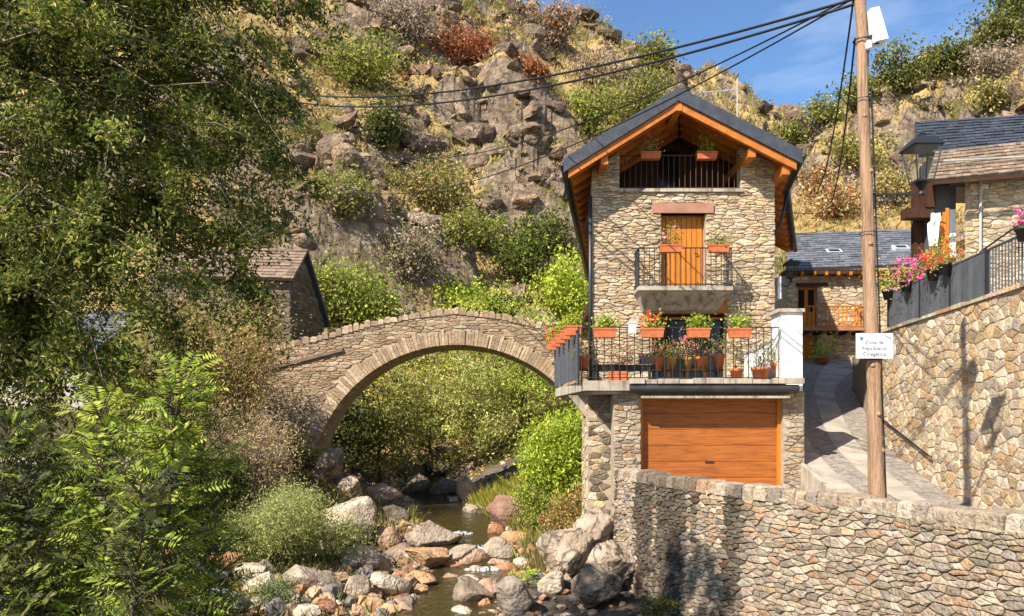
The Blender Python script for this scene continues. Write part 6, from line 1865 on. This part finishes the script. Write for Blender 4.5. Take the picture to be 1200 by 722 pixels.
# heaped stones on the left gravel bank: alike, so they share their labels
rg = np.random.default_rng(9)
SH = []
cols_ = [('pale', C_PALE), ('grey', C_GREY), ('tan', C_TAN), ('rust-red', C_RUST), ('pinkish', C_PINK), ('grey', (.28, .26, .24))]
proto = [rock_verts(2, 300 + k, 1, .8, .55, chop=(.36, .72)) for k in range(10)]
cnt = 0
while cnt < 280:
    px, py = rg.uniform(185, 640), rg.uniform(640, 728)
    if px > 480 and rg.uniform() < .55: continue
    p = spot(px, py, 14, 37)
    dd = abs(p.x - river_c(p.y)) - river_w(p.y)
    if dd < -1.3 or p.x > wall_x(p.y) - .6: continue
    nm_, col = cols_[rg.integers(0, 6)]
    V, Fc = proto[rg.integers(0, 10)]
    s_ = rg.uniform(.14, .42) * (1 if rg.uniform() < .8 else 1.4)
    me = np_mesh('river_stone', V * s_ * np.array([1, 1, rg.uniform(.7, 1.3)]), Fc, np.repeat([np.array(col) * rg.uniform(.8, 1.25)], len(V), 0), M['boulder'], False)
    o = bpy.data.objects.new('river_stone', me); o.location = (p.x, p.y, p.z + s_ * .22); o.rotation_euler = (rg.uniform(-.3, .3), rg.uniform(-.3, .3), rg.uniform(0, 6.28))
    COL.objects.link(o)
    zone = 'on the near left shore' if px < 290 else 'below the willow shrub' if px < 400 else 'beside the pale pointed boulder' if py > 690 and px < 480 else 'around the tan midstream boulder' if px < 530 else 'along the right shore'
    lab = '%s %s loose stone %s' % ('large' if s_ > .34 else 'middling' if s_ > .23 else 'small', nm_, zone)
    tag(o, lab, 'stone', lab.replace('stone', 'stones'), 'thing'); cnt += 1
# gravel
gv, gt, gf = [], [], []; off = 0
pr1 = [rock_verts(1, 400 + k, 1, .85, .6) for k in range(5)]
n_ = 0
while n_ < 6500:
    y = rg.uniform(13, 42); x = river_c(y) + rg.normal() * (3.0 if y < 25 else 1.5) - (1.0 if y < 24 else 0)
    if x > wall_x(y) - .3 and y < 22: continue
    V, Fc = pr1[rg.integers(0, 5)]
    s_ = rg.uniform(.05, .19) * (1 if y < 24 else 1.3)
    z = float(np.interp(y, [0, 60], [0, 0]))
    gv.append((V * s_, x, y)); n_ += 1
xs_ = np.array([g[1] for g in gv]); ys_ = np.array([g[2] for g in gv]); zs_ = ground(xs_, ys_)
VV, FF, TT = [], [], []
for i, (V, x, y) in enumerate(gv):
    VV.append(V + np.array([x, y, zs_[i] + .02])); FF.append(pr1[0][1] + off); off += len(V)
    TT.append(np.repeat([np.array(cols_[rg.integers(0, 6)][1]) * rg.uniform(.7, 1.2)], len(V), 0))
tag(link('river_gravel', np_mesh('river_gravel', np.concatenate(VV), np.concatenate(FF), np.concatenate(TT), M['boulder'], False)), 'gravel and pebbles strewn over the stream bed and banks', 'gravel', kind='stuff')
# white water at the small falls
for px, py, w_, h_, lab in ((556, 650, 40, 26, 'white water sliding between the midstream boulders'), (566, 676, 46, 8, 'thin white ripple below the small rapid'), (540, 633, 34, 9, 'white water at the head of the rapid')):
    p = spot(px, py, 14, 37); s = p.y / F; p.z = float(water_z(p.y))
    uu, vv = np.meshgrid(np.linspace(-1, 1, 18), np.linspace(-1, 1, 18))
    GXf = p.x + uu * w_ * s * .5 + .1 * vv; GYf = p.y + vv * (.7 if h_ > 12 else .25)
    GZf = water_z(GYf) + .05 + .10 * (fbm(GXf * 4, GYf * 3, 0, 3, 7) - .5) - .14 * (uu ** 2 + vv ** 2) ** 2 * .5
    tag(link('white_water', grid_mesh('white_water', GXf, GYf, GZf, M['foam'], np.ones((GXf.size, 3)))), lab, 'water', kind='structure')

# ------------------------------------------------------------------ pots, planters and terrace furniture
RED = [(.75, .02, .03), (.6, .015, .02)]; MAG = [(.65, .05, .30), (.55, .03, .22), (.75, .14, .42)]; PINKF = [(.75, .25, .30), (.65, .15, .2)]; ORG = [(.75, .16, .05), (.6, .1, .03)]
def potted(name, label, c, kind, w_, h_, pal, seed, flower=None, fh=.25, fw=None, mat='terracotta', cat='planter', group=None, n_=190, leaf=.07, ratio=.55, trail=0.0):
    """container with soil, foliage and maybe flowers; c = centre of its base"""
    t = thing(name, c, label, cat, group)
    rg = np.random.default_rng(seed)
    x, y, z = c; fw = fw or w_ * .5
    if kind == 'box':
        d = min(.22, w_ * .4)
        mb = MB()
        mb.hexa([(x - w_ * .46, y - d * .42, z), (x + w_ * .46, y - d * .42, z), (x + w_ * .46, y + d * .42, z), (x - w_ * .46, y + d * .42, z),
                 (x - w_ * .5, y - d * .5, z + h_ * .8), (x + w_ * .5, y - d * .5, z + h_ * .8), (x + w_ * .5, y + d * .5, z + h_ * .8), (x - w_ * .5, y + d * .5, z + h_ * .8)])
        mb.build('pot', M[mat], t)
        MB().box(x - w_ * .52, x + w_ * .52, y - d * .56, y + d * .56, z + h_ * .8 + .002, z + h_).build('rim', M[mat], t)
        MB().box(x - w_ * .48, x + w_ * .48, y - d * .5, y + d * .5, z + h_ + .001, z + h_ + .012).build('soil', M['soil'], t)
        sp = np.array([w_ * .42, d * .5, fh * .35])
    else:
        r_ = w_ / 2
        MB().lathe((x, y, z), [(r_ * .68, 0), (r_ * .92, h_ * .78), (r_ * 1.04, h_ * .8), (r_ * 1.06, h_), (r_ * .92, h_), (r_ * .9, h_ * .93)], 14).build('pot', M[mat], t, True)
        MB().lathe((x, y, z + h_ * .9), [(r_ * .5, 0), (r_ * .89, .01), (r_ * .5, .02)], 12).build('soil', M['soil'], t)
        sp = np.array([fw * .5, fw * .5, fh * .35])
    P = rg.normal(size=(n_, 3)) * sp * np.array([.62, .62, 1]) + np.array([x, y, z + h_ + fh * .42])
    P[:, 2] = np.maximum(P[:, 2], z + h_ - trail * rg.uniform(0, 1, n_))
    L = Leaves(); L.add(P, leaf, ratio, np.asarray(pal), rg)
    fo = link('foliage', L.mesh('foliage', M['leaf']), t)
    mb = MB()
    for k in range(7):
        q = Vector(P[rg.integers(0, n_)]); mb.tube([(x + rg.normal() * w_ * .12, y, z + h_ * .95), q.lerp(Vector((x, y, z + h_)), .4), q], [.008, .006, .003], 4, False)
    mb.build('stems', M['bark'], t)
    if flower is not None:
        m_ = max(24, n_ // 4)
        cl = rg.normal(size=(7, 3)) * sp * .8 + np.array([x, y - .03, z + h_ + fh * .62])
        Q = cl[rg.integers(0, 7, m_)] + rg.normal(size=(m_, 3)) * .025
        L = Leaves(); L.add(Q, leaf * .75, .9, np.asarray(flower), rg); link('flowers', L.mesh('flowers', M['petal']), t)
    return t
gp = 'flower boxes on the terrace railing'
yr_ = 19.98
for px, lab, pal, fl in ((708, 'leftmost terracotta flower box on the front terrace railing', G_YEL[:1] + G_BRIGHT, None), (764, 'terracotta flower box with red geraniums on the front terrace railing', G_YEL + G_BRIGHT[:1], RED),
                         (818, 'terracotta flower box with upright green tuft on the front terrace railing', G_BRIGHT, None), (866, 'rightmost terracotta flower box on the front terrace railing', G_LIME[:2] + G_BRIGHT, None)):
    potted('flower_box', lab, (X(px, yr_), yr_ - .05, Z(396, yr_)), 'box', .57, .24, pal, px, fl, .34, group=gp, n_=330, leaf=.085)
s0, s1 = Vector((X(677, 20.1), 20.1, 0)), Vector((X(650, 24.6), 24.6, 0))
for k, (lab, fl) in enumerate((('nearest terracotta pot on the boarded terrace side', None), ('second terracotta pot on the boarded terrace side', None), ('third terracotta pot on the boarded terrace side', None), ('fourth terracotta pot with red geraniums on the boarded side', RED), ('farthest terracotta pot with red geraniums on the boarded side', RED))):
    q = s0.lerp(s1, .06 + k * .215)
    potted('flower_pot', lab, (q.x - .08, q.y, 2.42), 'box', .44, .26, G_YEL[:2] + G_BRIGHT, 600 + k, fl, .32, group='pots on the boarded terrace side', n_=300, leaf=.085)
# furniture
tbl = thing('garden_table', (X(804, 20.75), 20.75, ZT), 'low dark garden table carrying pots on the terrace', 'table')
tx0, tx1 = X(764, 20.7), X(846, 20.7)
for k in range(5):
    MB().box(tx0, tx1, 20.5 + k * .11, 20.6 + k * .11, ZT + .30, ZT + .33).build('top_slat', M['dark_wood'], tbl)
for a in (tx0 + .08, (tx0 + tx1) / 2, tx1 - .08):
    for b_ in (20.54, 21.0): MB().box(a - .025, a + .025, b_ - .025, b_ + .025, ZT, ZT + .298).build('leg', M['iron'], tbl)
tr_ = potted('plant_trough', 'long dark trough of reddish plants on the terrace', (X(731, 20.8), 20.8, ZT + .30), 'box', 1.62, .16, G_RUST + G_OLIVE + MAG[:1], 620, None, .62, mat='iron', n_=420, leaf=.06)
for a in (-.7, .7): MB().box(X(731, 20.8) + a - .03, X(731, 20.8) + a + .03, 20.74, 20.86, ZT, ZT + .30).build('leg', M['iron'], tr_)
crt = thing('plastic_crate', (X(725, 20.5), 20.5, ZT), 'orange slatted crate on the terrace floor under the trough', 'crate')
for z in (.02, .11, .20):
    MB().box(X(714, 20.5), X(735, 20.5), 20.35, 20.37, ZT + z, ZT + z + .07).build('front_slat', M['terracotta'], crt)
    MB().box(X(714, 20.5), X(735, 20.5), 20.65, 20.67, ZT + z, ZT + z + .07).build('back_slat', M['terracotta'], crt)
for x in (X(714, 20.5), X(735, 20.5) - .02): MB().box(x, x + .02, 20.37, 20.65, ZT + .02, ZT + .27).build('side', M['terracotta'], crt)
gt = 'pots standing on the terrace'
for px, y, z0, w_, h_, pal, fl, fh, mat, lab in (
        (684, 20.5, ZT + .32, .34, .36, G_OLIVE, None, .45, 'terracotta', 'tall terracotta pot on a stand at the left end of the terrace'),
        (772, 20.72, ZT + .34, .32, .34, G_DRY + G_OLIVE, PINKF, .5, 'terracotta', 'terracotta pot with straggly pink plant on the table'),
        (788, 20.72, ZT + .34, .24, .36, G_LIME, None, .34, 'ochrepot', 'narrow ochre pot with lime leaves on the table'),
        (806, 20.72, ZT + .34, .22, .32, G_DRY + PINKF, PINKF, .75, 'ochrepot', 'narrow ochre pot with tall reddish stems on the table'),
        (822, 20.72, ZT + .34, .40, .34, G_DARK, None, .8, 'terracotta', 'wide terracotta pot with dark bushy plant on the table'),
        (842, 20.72, ZT + .34, .34, .40, G_YEL + G_DRY, None, .5, 'terracotta', 'terracotta pot with yellowing plant at the table end'),
        (863, 20.5, ZT, .36, .34, G_WILLOW + G_DRY, None, .95, 'terracotta', 'terracotta pot with feathery grey plant on the terrace floor'),
        (891, 20.5, ZT, .46, .38, G_DARK + G_WILLOW, None, .75, 'terracotta', 'big terracotta pot with round dark shrub on the terrace floor'),
        (910, 20.6, ZT + .1, .26, .42, G_OLIVE, None, .6, 'terracotta', 'terracotta pot beside the white pillar')):
    potted('terrace_pot', lab, (X(px, y), y, z0), 'round', w_, h_, pal, px + 7, fl, fh, fw=.55, mat=mat, cat='pot', group=gt, n_=230, leaf=.065)
st = thing('plant_stand', (X(684, 20.5), 20.5, ZT), 'small iron stand under the leftmost terrace pot', 'stand')
MB().lathe((X(684, 20.5), 20.5, ZT + .29), [(.17, 0), (.17, .028)], 12).build('top', M['iron'], st)
for a in range(3): MB().tube([(X(684, 20.5) + .13 * math.cos(a * 2.1), 20.5 + .13 * math.sin(a * 2.1), ZT), (X(684, 20.5) + .1 * math.cos(a * 2.1), 20.5 + .1 * math.sin(a * 2.1), ZT + .29)], .012, 5).build('leg', M['iron'], st)
st = thing('pot_block', (X(910, 20.6), 20.6, ZT), 'low stone block under the pot by the white pillar', 'block')
MB().box(X(910, 20.6) - .16, X(910, 20.6) + .16, 20.44, 20.76, ZT, ZT + .098).build('slab', M['concrete'], st)
wlamp = thing('rail_lamp', (X(741, 20.02), 20.02, Z(386, 20.02)), 'small white lamp on the front terrace railing', 'lamp')
MB().box(X(737, 20.02), X(745, 20.02), 19.96, 20.1, Z(391, 20.02), Z(379, 20.02)).build('body', M['white_metal'], wlamp)
MB().box(X(736.5, 20.02), X(745.5, 20.02), 19.94, 20.12, Z(379, 20.02) + .002, Z(377.5, 20.02)).build('cap', M['white_metal'], wlamp)
for k, (px, lab) in enumerate(((758, 'dark folding chair under the left end of the terrace table'), (815, 'dark folding chair under the right end of the terrace table'))):
    ch = thing('folding_chair', (X(px, 21.3), 21.3, ZT), lab, 'chair', 'folding chairs on the terrace')
    x = X(px, 21.3)
    MB().box(x - .2, x + .2, 21.15, 21.5, ZT + .42, ZT + .45).build('seat', M['iron'], ch)
    MB().box(x - .2, x + .2, 21.5, 21.53, ZT + .55, ZT + .85).build('backrest', M['iron'], ch)
    for a in (-.19, .19):
        MB().beam((x + a, 21.15, ZT), (x + a, 21.52, ZT + .85), .025, .025).build('leg', M['iron'], ch)
        MB().beam((x + a * .9, 21.5, ZT), (x + a * .9, 21.15, ZT + .42), .025, .025).build('leg', M['iron'], ch)
# upper balcony and loggia
for px, lab, w_, fh in ((786, 'terracotta box with leafy plant at the left of the upper balcony rail', .62, .5), (842, 'terracotta box with low plant at the right of the upper balcony rail', .56, .3)):
    potted('flower_box', lab, (X(px, 21.1), 21.1, Z(296, 21.1)), 'box', w_, .2, G_OLIVE + G_BRIGHT[:1], px + 1, PINKF if px < 800 else None, fh, group='flower boxes on the upper balcony', n_=230)
for px, lab, pal in ((762, 'terracotta box with pale dry plant on the loggia railing', G_WILLOW + G_DRY), (828, 'terracotta box with green plant on the loggia railing', G_BRIGHT)):
    potted('flower_box', lab, (X(px, 21.95), 21.95, Z(187, 21.95)), 'box', .58, .2, pal, px + 2, None, .42, group='flower boxes on the loggia', n_=210)
# flowers along the retaining wall fence
def fence_plant(u, lab, pal, fl, w_, fh, seed, dz=.05, n_=420, pot='iron'):
    q = fp(u, -.02)
    potted('fence_planter', lab, (q.x, q.y, FZ1 - .22 + dz), 'round', .34, .26, pal, seed, fl, fh, fw=w_, mat=pot, group='planters on the fence', n_=n_, leaf=.075, trail=.35)
fence_plant(12.5, 'planter of yellow-green leaves at the far end of the fence', G_YEL + G_BRIGHT, None, .9, .6, 700)
fence_plant(11.2, 'hanging planter of magenta petunias on the fence', MAG + G_BRIGHT, MAG, .8, .6, 701, n_=420)
fence_plant(8.9, 'bushy planter of orange-red geraniums on the fence', G_BRIGHT + G_OLIVE + ORG, ORG + RED[:1], .7, .6, 702, n_=420)
fence_plant(9.6, 'planter of small orange blooms left of the bushy geraniums', ORG + G_OLIVE, ORG, .5, .5, 703)
fence_plant(5.55, 'planter of pink flowers at the right edge of the fence', MAG + G_OLIVE, MAG, .35, .35, 704, n_=160)
potted('round_bush_pot', 'round clipped bush in a low pot at the foot of the far house', (X(963, 35), 35, float(lane_z(35)) + .02), 'round', .6, .3, G_LIME[:2] + G_BRIGHT, 710, None, .8, fw=1.0, mat='terracotta', cat='pot', n_=420, leaf=.11)
